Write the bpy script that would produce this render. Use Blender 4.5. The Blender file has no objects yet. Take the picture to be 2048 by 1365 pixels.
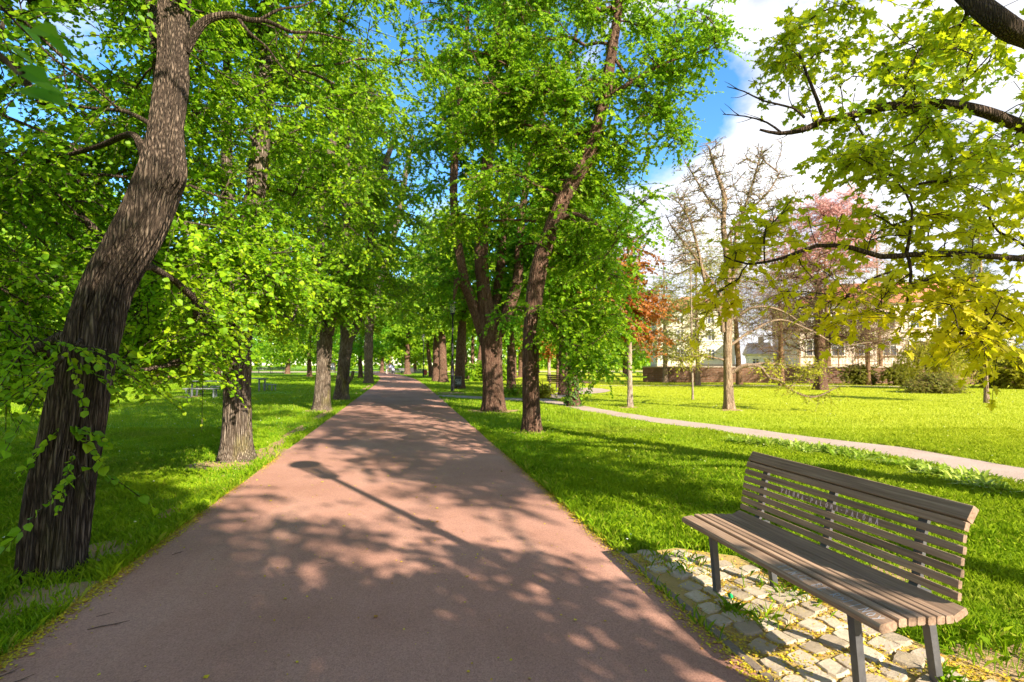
import bpy, math, random
import numpy as np
from mathutils import Vector, Matrix

random.seed(7)
RNG = np.random.default_rng(11)
scene = bpy.context.scene
COL = scene.collection

# ------------------------------------------------------------------ camera geometry
FPX = 1000.0                      # focal length in pixels of a 2048 wide frame
HZ = 730.0                        # row of the horizon
CAM_H = 1.5
YAW = math.atan(0.2175)           # camera turned to the right of the path direction (+Y)
CY, SY = math.cos(YAW), math.sin(YAW)
PITCH = math.atan((HZ - 682.5) / FPX)


def P(px, py, d):
    """world point seen near pixel (px,py) of the survey frame at forward distance d"""
    xc = (px - 1024.0) / FPX * d
    return np.array([xc * CY + d * SY, -xc * SY + d * CY, CAM_H - (py - HZ) / FPX * d])


def G(px, py):
    """ground point"""
    d = CAM_H * FPX / (py - HZ)
    p = P(px, py, d)
    return np.array([p[0], p[1], 0.0])


def PX(px, d, z=0.0):
    p = P(px, HZ, d)
    return np.array([p[0], p[1], z])


def proj(p):
    p = np.atleast_2d(p)
    d = p[:, 0] * SY + p[:, 1] * CY
    xc = p[:, 0] * CY - p[:, 1] * SY
    dd = np.maximum(d, 0.05)
    return 1024 + xc / dd * FPX, HZ - (p[:, 2] - CAM_H) / dd * FPX, d


SUN_EL = math.radians(31.0)
SUN_H = np.array([0.452, -0.892])                 # horizontal direction towards the sun
SUN_H = SUN_H / np.linalg.norm(SUN_H)

# ------------------------------------------------------------------ object helpers


def tag(o, label=None, cat=None, group=None, kind=None):
    if label: o['label'] = label
    if cat: o['category'] = cat
    if group: o['group'] = group
    if kind: o['kind'] = kind
    return o


def empty(name, loc, rz=0.0):
    o = bpy.data.objects.new(name, None)
    o.empty_display_size = 0.2
    o.location = tuple(float(v) for v in loc)
    o.rotation_euler = (0, 0, rz)
    COL.objects.link(o)
    return o


def link(name, me, mats, parent=None):
    o = bpy.data.objects.new(name, me)
    COL.objects.link(o)
    if mats is not None:
        for m in (mats if isinstance(mats, (list, tuple)) else [mats]):
            me.materials.append(m)
    if parent is not None:
        o.parent = parent
    return o


def copy_tree(root, loc, rz=0.0, sc=1.0, label=None):
    r = root.copy()
    COL.objects.link(r)
    r.location = tuple(float(v) for v in loc)
    r.rotation_euler = (0, 0, rz)
    r.scale = (sc, sc, sc)
    if label: r['label'] = label
    for ch in list(root.children):
        c = ch.copy(); COL.objects.link(c); c.parent = r
        for g in list(ch.children):
            d = g.copy(); COL.objects.link(d); d.parent = c
    return r


def mesh_np(name, V, faces=None, loops=None, sizes=None, smooth=False):
    """V (n,3); faces: list/array of equal polygons, or loops+sizes"""
    me = bpy.data.meshes.new(name)
    V = np.asarray(V, dtype=np.float32)
    if loops is None:
        F = np.asarray(faces, dtype=np.int32)
        loops = F.ravel()
        sizes = np.full(len(F), F.shape[1], dtype=np.int32)
    loops = np.asarray(loops, dtype=np.int32)
    sizes = np.asarray(sizes, dtype=np.int32)
    starts = np.concatenate([[0], np.cumsum(sizes)[:-1]]).astype(np.int32)
    me.vertices.add(len(V)); me.vertices.foreach_set('co', V.ravel())
    me.loops.add(len(loops)); me.loops.foreach_set('vertex_index', loops)
    me.polygons.add(len(sizes)); me.polygons.foreach_set('loop_start', starts)
    try:
        me.polygons.foreach_set('loop_total', sizes)
    except Exception:
        pass
    me.polygons.foreach_set('use_smooth', np.full(len(sizes), bool(smooth)))
    me.update(calc_edges=True)
    return me


class MB:
    """collects pieces into one mesh"""
    def __init__(self):
        self.V, self.L, self.S, self.n = [], [], [], 0

    def add(self, V, F):
        V = np.asarray(V, dtype=np.float64)
        self.V.append(V)
        for f in F:
            self.L.extend([int(i) + self.n for i in f]); self.S.append(len(f))
        self.n += len(V)
        return self

    def addq(self, V, F):
        V = np.asarray(V); F = np.asarray(F)
        self.V.append(V)
        self.L.extend((F + self.n).ravel().tolist()); self.S.extend([F.shape[1]] * len(F))
        self.n += len(V)
        return self

    def box(self, c, s, rz=0.0, bev=0.0):
        x, y, z = s[0] / 2, s[1] / 2, s[2] / 2
        b = min(bev, x * .9, y * .9, z * .9)
        if b <= 0:
            V = np.array([[sx * x, sy * y, sz * z] for sz in (-1, 1) for sy in (-1, 1) for sx in (-1, 1)])
            F = [(0, 2, 3, 1), (4, 5, 7, 6), (0, 1, 5, 4), (2, 6, 7, 3), (0, 4, 6, 2), (1, 3, 7, 5)]
        else:
            ring = [(-x + b, -y), (x - b, -y), (x, -y + b), (x, y - b), (x - b, y), (-x + b, y), (-x, y - b), (-x, -y + b)]
            ins = [(px * (1 - b / x), py * (1 - b / y)) for px, py in ring]
            V = [(p[0], p[1], -z) for p in ins] + [(p[0], p[1], -z + b) for p in ring] + [(p[0], p[1], z - b) for p in ring] + [(p[0], p[1], z) for p in ins]
            V = np.array(V)
            F = [tuple(range(7, -1, -1)), tuple(range(24, 32))]
            for k in range(3):
                for i in range(8):
                    j = (i + 1) % 8
                    F.append((k * 8 + i, k * 8 + j, k * 8 + 8 + j, k * 8 + 8 + i))
        if rz:
            c_, s_ = math.cos(rz), math.sin(rz)
            V = V @ np.array([[c_, s_, 0], [-s_, c_, 0], [0, 0, 1]])
        return self.add(V + np.asarray(c, dtype=float), F)

    def tube(self, pts, rad, sides=8, cap=True):
        V, F = tube(pts, rad, sides)
        self.addq(V, F)
        if cap:
            n = len(pts); b = self.n - len(V)
            self.L.extend([b + i for i in range(sides - 1, -1, -1)]); self.S.append(sides)
            self.L.extend([b + (n - 1) * sides + i for i in range(sides)]); self.S.append(sides)
        return self

    def lathe(self, prof, c=(0, 0, 0), sides=16, rot=0.0):
        a = np.arange(sides) / sides * 2 * math.pi + rot
        V = []
        for r, z in prof:
            V.append(np.stack([np.cos(a) * max(r, 1e-4), np.sin(a) * max(r, 1e-4), np.full(sides, z)], 1))
        V = np.concatenate(V) + np.asarray(c, dtype=float)
        F = []
        for k in range(len(prof) - 1):
            for i in range(sides):
                j = (i + 1) % sides
                F.append((k * sides + i, k * sides + j, (k + 1) * sides + j, (k + 1) * sides + i))
        return self.add(V, F)

    def prism(self, poly, axis_y0, axis_y1):
        """poly: (x,z) outline extruded along Y"""
        n = len(poly)
        V = [(p[0], axis_y0, p[1]) for p in poly] + [(p[0], axis_y1, p[1]) for p in poly]
        F = [tuple(range(n)), tuple(range(2 * n - 1, n - 1, -1))]
        for i in range(n):
            j = (i + 1) % n
            F.append((i, n + i, n + j, j))
        return self.add(np.array(V), F)

    def build(self, name, mats, parent=None, origin=None, smooth=False):
        V = np.concatenate(self.V)
        if origin is not None:
            V = V - np.asarray(origin)
        me = mesh_np(name, V, loops=self.L, sizes=self.S, smooth=smooth)
        return link(name, me, mats, parent)


def norm(v):
    v = np.asarray(v, dtype=float)
    return v / np.maximum(np.linalg.norm(v, axis=-1, keepdims=True), 1e-9)


def frames(pts):
    pts = np.asarray(pts, dtype=float)
    t = np.gradient(pts, axis=0)
    t = norm(t)
    u = np.zeros_like(pts)
    a = np.array([1.0, 0, 0]) if abs(t[0][0]) < 0.8 else np.array([0, 1.0, 0])
    v = a - t[0] * np.dot(a, t[0]); u[0] = v / np.linalg.norm(v)
    for i in range(1, len(pts)):
        v = u[i - 1] - t[i] * np.dot(u[i - 1], t[i])
        u[i] = v / max(np.linalg.norm(v), 1e-9)
    w = np.cross(t, u)
    return t, u, w


def ring_faces(nr, ns):
    i = np.arange(nr - 1)[:, None]; j = np.arange(ns)[None, :]
    a = i * ns + j; b = i * ns + (j + 1) % ns
    return np.stack([a, b, b + ns, a + ns], -1).reshape(-1, 4)


def tube(pts, rad, sides=6, disp=None):
    pts = np.asarray(pts, dtype=float); rad = np.asarray(rad, dtype=float)
    t, u, w = frames(pts)
    a = np.arange(sides) / sides * 2 * math.pi
    R = np.repeat(rad[:, None], sides, 1)
    if disp is not None:
        R = disp(R, a, pts)
    V = pts[:, None, :] + R[:, :, None] * (np.cos(a)[None, :, None] * u[:, None, :] + np.sin(a)[None, :, None] * w[:, None, :])
    return V.reshape(-1, 3), ring_faces(len(pts), sides)


_tab = np.random.default_rng(3).random((32, 32, 32))


def vnoise(x, y, z):
    xi, yi, zi = np.floor(x).astype(int), np.floor(y).astype(int), np.floor(z).astype(int)
    fx, fy, fz = x - xi, y - yi, z - zi
    fx, fy, fz = [f * f * (3 - 2 * f) for f in (fx, fy, fz)]
    out = 0
    for dx in (0, 1):
        for dy in (0, 1):
            for dz in (0, 1):
                wgt = (fx if dx else 1 - fx) * (fy if dy else 1 - fy) * (fz if dz else 1 - fz)
                out = out + wgt * _tab[(xi + dx) & 31, (yi + dy) & 31, (zi + dz) & 31]
    return out


def fbm(x, y, z=0.0, o=3):
    s, a, t = 0, 1.0, 0
    z = np.zeros_like(x) + z
    for k in range(o):
        s = s + a * vnoise(x * 2 ** k + 7 * k, y * 2 ** k + 3 * k, z * 2 ** k + 5 * k); t += a; a *= .5
    return s / t


def catmull(pts, step=0.25):
    """pts (n,4) x y z r resampled smoothly"""
    pts = np.asarray(pts, dtype=float)
    q = np.vstack([2 * pts[0] - pts[1], pts, 2 * pts[-1] - pts[-2]])
    out = []
    for i in range(1, len(q) - 2):
        p0, p1, p2, p3 = q[i - 1], q[i], q[i + 1], q[i + 2]
        n = max(2, int(np.linalg.norm(p2[:3] - p1[:3]) / step))
        for k in range(n):
            t = k / n
            out.append(.5 * ((2 * p1) + (-p0 + p2) * t + (2 * p0 - 5 * p1 + 4 * p2 - p3) * t * t + (-p0 + 3 * p1 - 3 * p2 + p3) * t ** 3))
    out.append(q[-2])
    return np.array(out)


def pip(x, y, poly):
    """points in polygon"""
    poly = np.asarray(poly); ins = np.zeros(len(x), dtype=bool)
    j = len(poly) - 1
    for i in range(len(poly)):
        xi, yi, xj, yj = poly[i][0], poly[i][1], poly[j][0], poly[j][1]
        c = ((yi > y) != (yj > y)) & (x < (xj - xi) * (y - yi) / (yj - yi + 1e-12) + xi)
        ins ^= c
        j = i
    return ins


# ------------------------------------------------------------------ materials
def mat(name):
    m = bpy.data.materials.new(name); m.use_nodes = True
    nt = m.node_tree
    for n in list(nt.nodes): nt.nodes.remove(n)
    out = nt.nodes.new('ShaderNodeOutputMaterial')
    return m, nt, out


def N(nt, t, **kw):
    n = nt.nodes.new(t)
    for k, v in kw.items():
        if k in n.inputs.keys():
            n.inputs[k].default_value = v
        else:
            setattr(n, k, v)
    return n


def ramp(nt, fac, stops):
    r = nt.nodes.new('ShaderNodeValToRGB')
    e = r.color_ramp.elements
    while len(e) < len(stops): e.new(0.5)
    for i, (p, c) in enumerate(stops):
        e[i].position = p; e[i].color = (c[0], c[1], c[2], 1)
    nt.links.new(fac, r.inputs['Fac'])
    return r.outputs['Color']


def mixc(nt, fac, a, b, mode='MIX'):
    m = nt.nodes.new('ShaderNodeMix'); m.data_type = 'RGBA'; m.blend_type = mode
    for s, v in ((m.inputs[0], fac), (m.inputs[6], a), (m.inputs[7], b)):
        if hasattr(v, 'links'): nt.links.new(v, s)
        elif isinstance(v, (int, float)): s.default_value = v
        else: s.default_value = (v[0], v[1], v[2], 1)
    return m.outputs[2]


def noise(nt, vec, scale, detail=4, rough=.55):
    n = N(nt, 'ShaderNodeTexNoise', Scale=scale, Detail=detail, Roughness=rough)
    if vec is not None: nt.links.new(vec, n.inputs['Vector'])
    return n.outputs['Fac']


def mapping(nt, vec, scale=(1, 1, 1), rot=(0, 0, 0)):
    m = nt.nodes.new('ShaderNodeMapping')
    m.inputs['Scale'].default_value = scale; m.inputs['Rotation'].default_value = rot
    nt.links.new(vec, m.inputs['Vector'])
    return m.outputs['Vector']


def mth(nt, op, a, b=0.0, clamp=False):
    m = nt.nodes.new('ShaderNodeMath'); m.operation = op; m.use_clamp = clamp
    for s, v in ((m.inputs[0], a), (m.inputs[1], b)):
        if hasattr(v, 'links'): nt.links.new(v, s)
        else: s.default_value = v
    return m.outputs[0]


def principled(nt, out, color, rough=.7, spec=.3, bump=None, bstr=.3, bdist=.02, metal=0.0):
    p = nt.nodes.new('ShaderNodeBsdfPrincipled')
    if hasattr(color, 'links'): nt.links.new(color, p.inputs['Base Color'])
    else: p.inputs['Base Color'].default_value = (color[0], color[1], color[2], 1)
    if hasattr(rough, 'links'): nt.links.new(rough, p.inputs['Roughness'])
    else: p.inputs['Roughness'].default_value = rough
    p.inputs['Specular IOR Level'].default_value = spec
    p.inputs['Metallic'].default_value = metal
    if bump is not None:
        b = N(nt, 'ShaderNodeBump', Strength=bstr, Distance=bdist)
        nt.links.new(bump, b.inputs['Height']); nt.links.new(b.outputs['Normal'], p.inputs['Normal'])
    nt.links.new(p.outputs['BSDF'], out.inputs['Surface'])
    return p


def m_plain(name, c, rough=.6, spec=.3, metal=0.0, var=.15, scale=20):
    m, nt, out = mat(name)
    tc = nt.nodes.new('ShaderNodeTexCoord')
    f = noise(nt, tc.outputs['Object'], scale, 5)
    col = ramp(nt, f, [(.3, [v * (1 - var) for v in c]), (.7, [min(1, v * (1 + var)) for v in c])])
    principled(nt, out, col, rough, spec, f, .15, .005, metal)
    return m


def m_leaf(name, cols, trans=.52, tcol=(.32, .55, .02), rough=.5, spec=.25, clump=.35, gold=None):
    m, nt, out = mat(name)
    geo = nt.nodes.new('ShaderNodeNewGeometry')
    tc = nt.nodes.new('ShaderNodeTexCoord')
    c = ramp(nt, geo.outputs['Random Per Island'], [(i / (len(cols) - 1), k) for i, k in enumerate(cols)])
    if gold:   # golden tint by height paints warm flare light into the lower leaves
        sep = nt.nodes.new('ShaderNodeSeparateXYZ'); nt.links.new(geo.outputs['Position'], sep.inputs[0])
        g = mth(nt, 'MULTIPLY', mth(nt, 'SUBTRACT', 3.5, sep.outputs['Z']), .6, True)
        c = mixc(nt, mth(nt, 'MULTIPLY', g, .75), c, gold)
    f = noise(nt, geo.outputs['Position'], clump, 3)
    hs = N(nt, 'ShaderNodeHueSaturation', Saturation=1.0)
    nt.links.new(c, hs.inputs['Color'])
    nt.links.new(mth(nt, 'ADD', mth(nt, 'MULTIPLY', f, .9), .55), hs.inputs['Value'])
    nt.links.new(mth(nt, 'ADD', mth(nt, 'MULTIPLY', f, -.05), .525), hs.inputs['Hue'])
    p = N(nt, 'ShaderNodeBsdfPrincipled', Roughness=rough)
    p.inputs['Specular IOR Level'].default_value = spec
    nt.links.new(hs.outputs['Color'], p.inputs['Base Color'])
    t = nt.nodes.new('ShaderNodeBsdfTranslucent')
    nt.links.new(mixc(nt, .55, hs.outputs['Color'], tcol), t.inputs['Color'])
    mx = N(nt, 'ShaderNodeMixShader', Fac=trans)
    nt.links.new(p.outputs['BSDF'], mx.inputs[1]); nt.links.new(t.outputs['BSDF'], mx.inputs[2])
    nt.links.new(mx.outputs['Shader'], out.inputs['Surface'])
    return m


def m_bark(name, dark, light, moss=None, sx=46, sz=2.6, bstr=1.0):
    m, nt, out = mat(name)
    tc = nt.nodes.new('ShaderNodeTexCoord')
    warp = N(nt, 'ShaderNodeTexNoise', Scale=2.5, Detail=3); nt.links.new(tc.outputs['Object'], warp.inputs['Vector'])
    wv = N(nt, 'ShaderNodeVectorMath', operation='MULTIPLY_ADD'); nt.links.new(warp.outputs['Color'], wv.inputs[0]); wv.inputs[1].default_value = (.05, .05, .16); nt.links.new(tc.outputs['Object'], wv.inputs[2])
    v = mapping(nt, wv.outputs[0], (sx, sx, sz))
    f = noise(nt, v, 1.0, 8, .7)
    f2 = noise(nt, tc.outputs['Object'], 2.2, 4)
    r = N(nt, 'ShaderNodeTexVoronoi', Scale=1.0, feature='DISTANCE_TO_EDGE'); nt.links.new(v, r.inputs['Vector'])
    crack = mth(nt, 'MULTIPLY', r.outputs['Distance'], 2.4, True)
    fine = noise(nt, mapping(nt, tc.outputs['Object'], (90, 90, 22)), 1.0, 5, .7)
    h = mth(nt, 'ADD', mth(nt, 'ADD', mth(nt, 'MULTIPLY', crack, .62), mth(nt, 'MULTIPLY', f, .26)), mth(nt, 'MULTIPLY', fine, .36))
    col = ramp(nt, h, [(.22, [k * .25 for k in dark]), (.50, dark), (.92, light)])
    col = mixc(nt, mth(nt, 'MULTIPLY', mth(nt, 'SUBTRACT', f2, .4), 1.6, True), col, [k * .75 for k in light], 'OVERLAY' if False else 'MIX') if False else col
    tone = ramp(nt, f2, [(.3, (.72, .70, .68)), (.7, (1.2, 1.16, 1.1))])
    col = mixc(nt, 1.0, col, tone, 'MULTIPLY')
    if moss:
        g = noise(nt, mapping(nt, tc.outputs['Object'], (3, 3, 1.2)), 1.3, 5)
        sep = nt.nodes.new('ShaderNodeSeparateXYZ'); nt.links.new(tc.outputs['Object'], sep.inputs[0])
        low = mth(nt, 'SUBTRACT', 1.0, mth(nt, 'MULTIPLY', mth(nt, 'ABSOLUTE', mth(nt, 'SUBTRACT', sep.outputs['Z'], .75)), .95), True)
        g = mth(nt, 'MULTIPLY', mth(nt, 'MULTIPLY', mth(nt, 'SUBTRACT', g, .52), 5, True), mth(nt, 'MULTIPLY', low, mth(nt, 'ADD', .35, mth(nt, 'MULTIPLY', crack, .6))))
        col = mixc(nt, g, col, moss)
    principled(nt, out, col, .9, .15, h, bstr, .05)
    return m


M = {}
LIND = [(.095, .225, .005), (.165, .335, .006), (.255, .420, .008), (.36, .48, .010)]
M['leaf'] = m_leaf('linden_leaf', LIND)
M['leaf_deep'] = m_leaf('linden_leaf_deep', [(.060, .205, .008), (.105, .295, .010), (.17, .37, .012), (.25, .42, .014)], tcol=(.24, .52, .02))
M['leaf_far'] = m_leaf('linden_leaf_far', [(.10, .22, .006), (.17, .32, .008), (.25, .40, .012), (.34, .45, .014)], clump=.2)
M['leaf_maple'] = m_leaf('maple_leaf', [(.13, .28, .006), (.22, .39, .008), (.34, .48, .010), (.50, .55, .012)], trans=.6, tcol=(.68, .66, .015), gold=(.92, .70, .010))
M['leaf_red'] = m_leaf('copper_leaf', [(.34, .10, .02), (.45, .17, .03), (.50, .27, .05)], tcol=(.60, .20, .02))
M['leaf_pink'] = m_leaf('pink_leaf', [(.52, .27, .26), (.60, .34, .31), (.64, .42, .36)], tcol=(.7, .35, .30))
M['leaf_bud'] = m_leaf('spring_bud_leaf', [(.26, .30, .05), (.36, .36, .07), (.42, .40, .12)], tcol=(.5, .5, .08))
M['leaf_gold'] = m_leaf('golden_leaf', [(.26, .28, .02), (.36, .36, .02), (.44, .40, .03)], tcol=(.55, .50, .03))
M['leaf_bush'] = m_leaf('bush_leaf', [(.12, .15, .02), (.18, .19, .025), (.24, .22, .03)], tcol=(.30, .30, .03))
M['leaf_conifer'] = m_leaf('conifer_needle', [(.06, .09, .02), (.10, .12, .03), (.13, .12, .04)], trans=.1)
M['leaf_ivy'] = m_leaf('ivy_leaf', [(.025, .07, .010), (.05, .11, .012), (.08, .15, .015)], trans=.2)
M['leaf_plant'] = m_leaf('bulb_leaf', [(.24, .34, .03), (.34, .42, .05), (.44, .48, .08)], trans=.4, spec=.35, rough=.5)
M['bark'] = m_bark('linden_bark', (.155, .115, .085), (.40, .33, .265), moss=(.34, .32, .02))
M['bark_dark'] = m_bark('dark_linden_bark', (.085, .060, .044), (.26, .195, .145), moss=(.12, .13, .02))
M['bark_warm'] = m_bark('warm_bark', (.16, .085, .058), (.33, .22, .155))
M['bark_maple'] = m_bark('maple_bark', (.075, .050, .038), (.17, .12, .09))
M['bark_pale'] = m_bark('pale_bark', (.36, .25, .17), (.60, .46, .34))
M['bark_young'] = m_bark('young_bark', (.30, .23, .18), (.50, .42, .35), bstr=.3)
M['twig_warm'] = m_bark('twig_bark', (.26, .15, .085), (.42, .27, .16), bstr=.2)


def m_grass():
    m, nt, out = mat('grass_blade')
    geo = nt.nodes.new('ShaderNodeNewGeometry')
    sep = nt.nodes.new('ShaderNodeSeparateXYZ'); nt.links.new(geo.outputs['Position'], sep.inputs[0])
    c = ramp(nt, geo.outputs['Random Per Island'], [(0, (.095, .215, .004)), (.5, (.185, .335, .006)), (.9, (.31, .42, .010)), (1, (.46, .42, .09))])
    f = noise(nt, geo.outputs['Position'], .55, 4)
    c = mixc(nt, mth(nt, 'MULTIPLY', mth(nt, 'SUBTRACT', f, .42), 3.0, True), c, (.30, .40, .008))
    dry = noise(nt, geo.outputs['Position'], .3, 5, .65)
    c = mixc(nt, mth(nt, 'MULTIPLY', mth(nt, 'SUBTRACT', dry, .54), 2.6, True), c, (.33, .31, .06))
    # yellowing towards the right paints warm flare light into the meadow grass
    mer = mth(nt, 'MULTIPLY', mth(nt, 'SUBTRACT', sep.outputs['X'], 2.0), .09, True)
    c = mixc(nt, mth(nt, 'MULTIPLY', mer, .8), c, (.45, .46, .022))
    p = N(nt, 'ShaderNodeBsdfPrincipled', Roughness=.55); p.inputs['Specular IOR Level'].default_value = .2
    nt.links.new(c, p.inputs['Base Color'])
    t = nt.nodes.new('ShaderNodeBsdfTranslucent'); nt.links.new(mixc(nt, .4, c, (.24, .40, .01)), t.inputs['Color'])
    mx = N(nt, 'ShaderNodeMixShader', Fac=.4)
    nt.links.new(p.outputs['BSDF'], mx.inputs[1]); nt.links.new(t.outputs['BSDF'], mx.inputs[2])
    nt.links.new(mx.outputs['Shader'], out.inputs['Surface'])
    return m


def m_lawn():
    m, nt, out = mat('lawn')
    geo = nt.nodes.new('ShaderNodeNewGeometry')
    sep = nt.nodes.new('ShaderNodeSeparateXYZ'); nt.links.new(geo.outputs['Position'], sep.inputs[0])
    pos = geo.outputs['Position']
    a = noise(nt, pos, .35, 5)
    b = noise(nt, pos, 9, 5, .7)
    c = ramp(nt, a, [(.3, (.11, .24, .006)), (.6, (.19, .31, .008)), (.75, (.25, .35, .012))])
    c = mixc(nt, mth(nt, 'MULTIPLY', mth(nt, 'SUBTRACT', b, .45), 2.0, True), c, (.055, .12, .012))
    mer = mth(nt, 'MULTIPLY', mth(nt, 'SUBTRACT', sep.outputs['X'], 2.0), .09, True)  # same warm light painted into the lawn colour towards the right
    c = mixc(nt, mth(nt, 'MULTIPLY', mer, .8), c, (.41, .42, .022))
    principled(nt, out, c, .9, .1, b, .8, .05)
    return m


def m_path():
    m, nt, out = mat('red_asphalt')
    geo = nt.nodes.new('ShaderNodeNewGeometry'); pos = geo.outputs['Position']
    a = noise(nt, pos, .7, 5, .6)
    g = noise(nt, pos, 160, 2, .6)
    g2 = noise(nt, pos, 45, 4, .7)
    w = noise(nt, mapping(nt, pos, (2.2, .35, 1)), 1.0, 5, .6)
    c = ramp(nt, a, [(.25, (.30, .148, .102)), (.55, (.385, .200, .146)), (.8, (.44, .250, .188))])
    c = mixc(nt, mth(nt, 'MULTIPLY', mth(nt, 'SUBTRACT', w, .52), 2.2, True), c, (.47, .28, .205))
    c = mixc(nt, mth(nt, 'MULTIPLY', mth(nt, 'SUBTRACT', g2, .55), 2.5, True), c, (.235, .115, .090))
    vs = N(nt, 'ShaderNodeTexVoronoi', Scale=150); nt.links.new(pos, vs.inputs['Vector'])
    sp = ramp(nt, vs.outputs['Color'], [(.0, (.62, .62, .62)), (.5, (1, 1, 1)), (1.0, (1.30, 1.28, 1.25))])
    c = mixc(nt, .75, c, sp, 'MULTIPLY')
    principled(nt, out, c, .88, .25, g, .55, .004)
    return m


def m_gravel(name, c0, c1, scale=60):
    m, nt, out = mat(name)
    geo = nt.nodes.new('ShaderNodeNewGeometry'); pos = geo.outputs['Position']
    a = noise(nt, pos, .8, 6, .65); b = noise(nt, pos, scale, 5, .7)
    c = ramp(nt, a, [(.3, c0), (.7, c1)])
    c = mixc(nt, mth(nt, 'MULTIPLY', mth(nt, 'SUBTRACT', b, .5), 2.2, True), c, [k * .6 for k in c0])
    principled(nt, out, c, .95, .1, b, .8, .012)
    return m


def m_stone():
    m, nt, out = mat('cobble_stone')
    geo = nt.nodes.new('ShaderNodeNewGeometry'); pos = geo.outputs['Position']
    c = ramp(nt, geo.outputs['Random Per Island'], [(0, (.32, .25, .17)), (.5, (.43, .35, .26)), (1, (.52, .43, .31))])
    b = noise(nt, pos, 55, 6, .75)
    d = noise(nt, pos, 9, 4, .6)
    c = mixc(nt, mth(nt, 'MULTIPLY', mth(nt, 'SUBTRACT', b, .48), 2.5, True), c, (.24, .20, .16))
    c = mixc(nt, mth(nt, 'MULTIPLY', mth(nt, 'SUBTRACT', d, .52), 2.0, True), c, (.42, .34, .18))
    principled(nt, out, c, .85, .3, b, .7, .01)
    return m


def m_wood():
    m, nt, out = mat('weathered_slat_wood')
    tc = nt.nodes.new('ShaderNodeTexCoord'); geo = nt.nodes.new('ShaderNodeNewGeometry')
    add = N(nt, 'ShaderNodeVectorMath', operation='ADD')
    comb = nt.nodes.new('ShaderNodeCombineXYZ')
    nt.links.new(mth(nt, 'MULTIPLY', geo.outputs['Random Per Island'], 37), comb.inputs['Y'])
    nt.links.new(tc.outputs['Object'], add.inputs[0]); nt.links.new(comb.outputs[0], add.inputs[1])
    v = mapping(nt, add.outputs[0], (70, 2.2, 70))
    g = noise(nt, v, 1.0, 7, .65)
    f = noise(nt, mapping(nt, add.outputs[0], (9, 1.1, 9)), 1.0, 4)
    c = ramp(nt, g, [(.28, (.115, .066, .040)), (.5, (.265, .165, .105)), (.72, (.42, .285, .190))])
    c = mixc(nt, mth(nt, 'MULTIPLY', f, .45), c, (.29, .20, .145))
    hv = N(nt, 'ShaderNodeHueSaturation'); nt.links.new(c, hv.inputs['Color'])
    nt.links.new(mth(nt, 'ADD', mth(nt, 'MULTIPLY', geo.outputs['Random Per Island'], .4), .8), hv.inputs['Value'])
    principled(nt, out, hv.outputs['Color'], .75, .3, g, .5, .004)
    return m


M['grass'] = m_grass(); M['lawn'] = m_lawn(); M['path'] = m_path()
M['gravel'] = m_gravel('pale_gravel', (.35, .26, .21), (.45, .35, .29))
M['soil'] = m_gravel('bare_soil', (.30, .19, .095), (.43, .29, .155))
M['joint'] = m_gravel('joint_sand', (.34, .23, .09), (.46, .33, .12), 80)
M['stone'] = m_stone(); M['edging'] = m_gravel('edging_shadow_stone', (.16, .12, .09), (.26, .20, .15)); M['wood'] = m_wood()  # edging colour darkened to stand for a shadow line
M['steel'] = m_plain('dark_painted_steel', (.075, .072, .075), .45, .5, .0, .2, 30)
M['steel_grey'] = m_plain('grey_painted_steel', (.15, .16, .175), .4, .5, .0, .15, 30)
M['lamp_paint'] = m_plain('dark_lamp_paint', (.035, .030, .036), .6, .2, .0, .15, 12)
M['chalk'] = m_plain('white_chalk_scrawl', (.33, .34, .38), .9, .1)
M['chalk_pink'] = m_plain('pink_chalk_scrawl', (.80, .58, .60), .9, .1)
M['bin'] = m_plain('dark_bin', (.05, .042, .045), .5, .4)
M['bin_red'] = m_plain('red_bin', (.42, .06, .05), .45, .4)
M['green_plastic'] = m_plain('green_plastic', (.01, .30, .08), .25, .5)
M['grey_wood'] = m_plain('grey_bench_wood', (.20, .19, .19), .7, .3, 0, .3, 8)
M['brown_wood'] = m_plain('brown_bench_wood', (.17, .09, .06), .7, .3, 0, .3, 8)
M['board_wood'] = m_plain('orange_board_wood', (.48, .22, .04), .6, .3)
M['paper'] = m_plain('notice_paper', (.72, .72, .74), .8, .1)
M['ink'] = m_plain('dark_print', (.06, .06, .09), .8, .1)
M['petal'] = m_leaf('fallen_petal', [(.36, .22, .02), (.58, .42, .02), (.66, .54, .03), (.42, .36, .04), (.36, .13, .03)], trans=.2, tcol=(.5, .4, .02))
M['flower'] = m_leaf('tiny_flower', [(.65, .55, .05), (.7, .66, .2), (.75, .75, .7)], trans=.2)
M['dead_twig'] = m_plain('dead_twig', (.10, .065, .05), .9, .1)


def m_brick():
    m, nt, out = mat('dark_brick')
    tc = nt.nodes.new('ShaderNodeTexCoord')
    b = N(nt, 'ShaderNodeTexBrick', Scale=1.0)
    b.inputs['Brick Width'].default_value = .5; b.inputs['Row Height'].default_value = .16; b.inputs['Mortar Size'].default_value = .015
    b.inputs['Color1'].default_value = (.17, .075, .045, 1); b.inputs['Color2'].default_value = (.24, .12, .07, 1); b.inputs['Mortar'].default_value = (.24, .19, .15, 1)
    v = mapping(nt, tc.outputs['Object'], (1, 1, 1), (math.radians(90), 0, 0))
    nt.links.new(v, b.inputs['Vector'])
    f = noise(nt, tc.outputs['Object'], 1.2, 5)
    c = mixc(nt, mth(nt, 'MULTIPLY', f, .6), b.outputs['Color'], (.12, .07, .045))
    principled(nt, out, c, .9, .15, b.outputs['Fac'], .3, .02)
    return m


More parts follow.
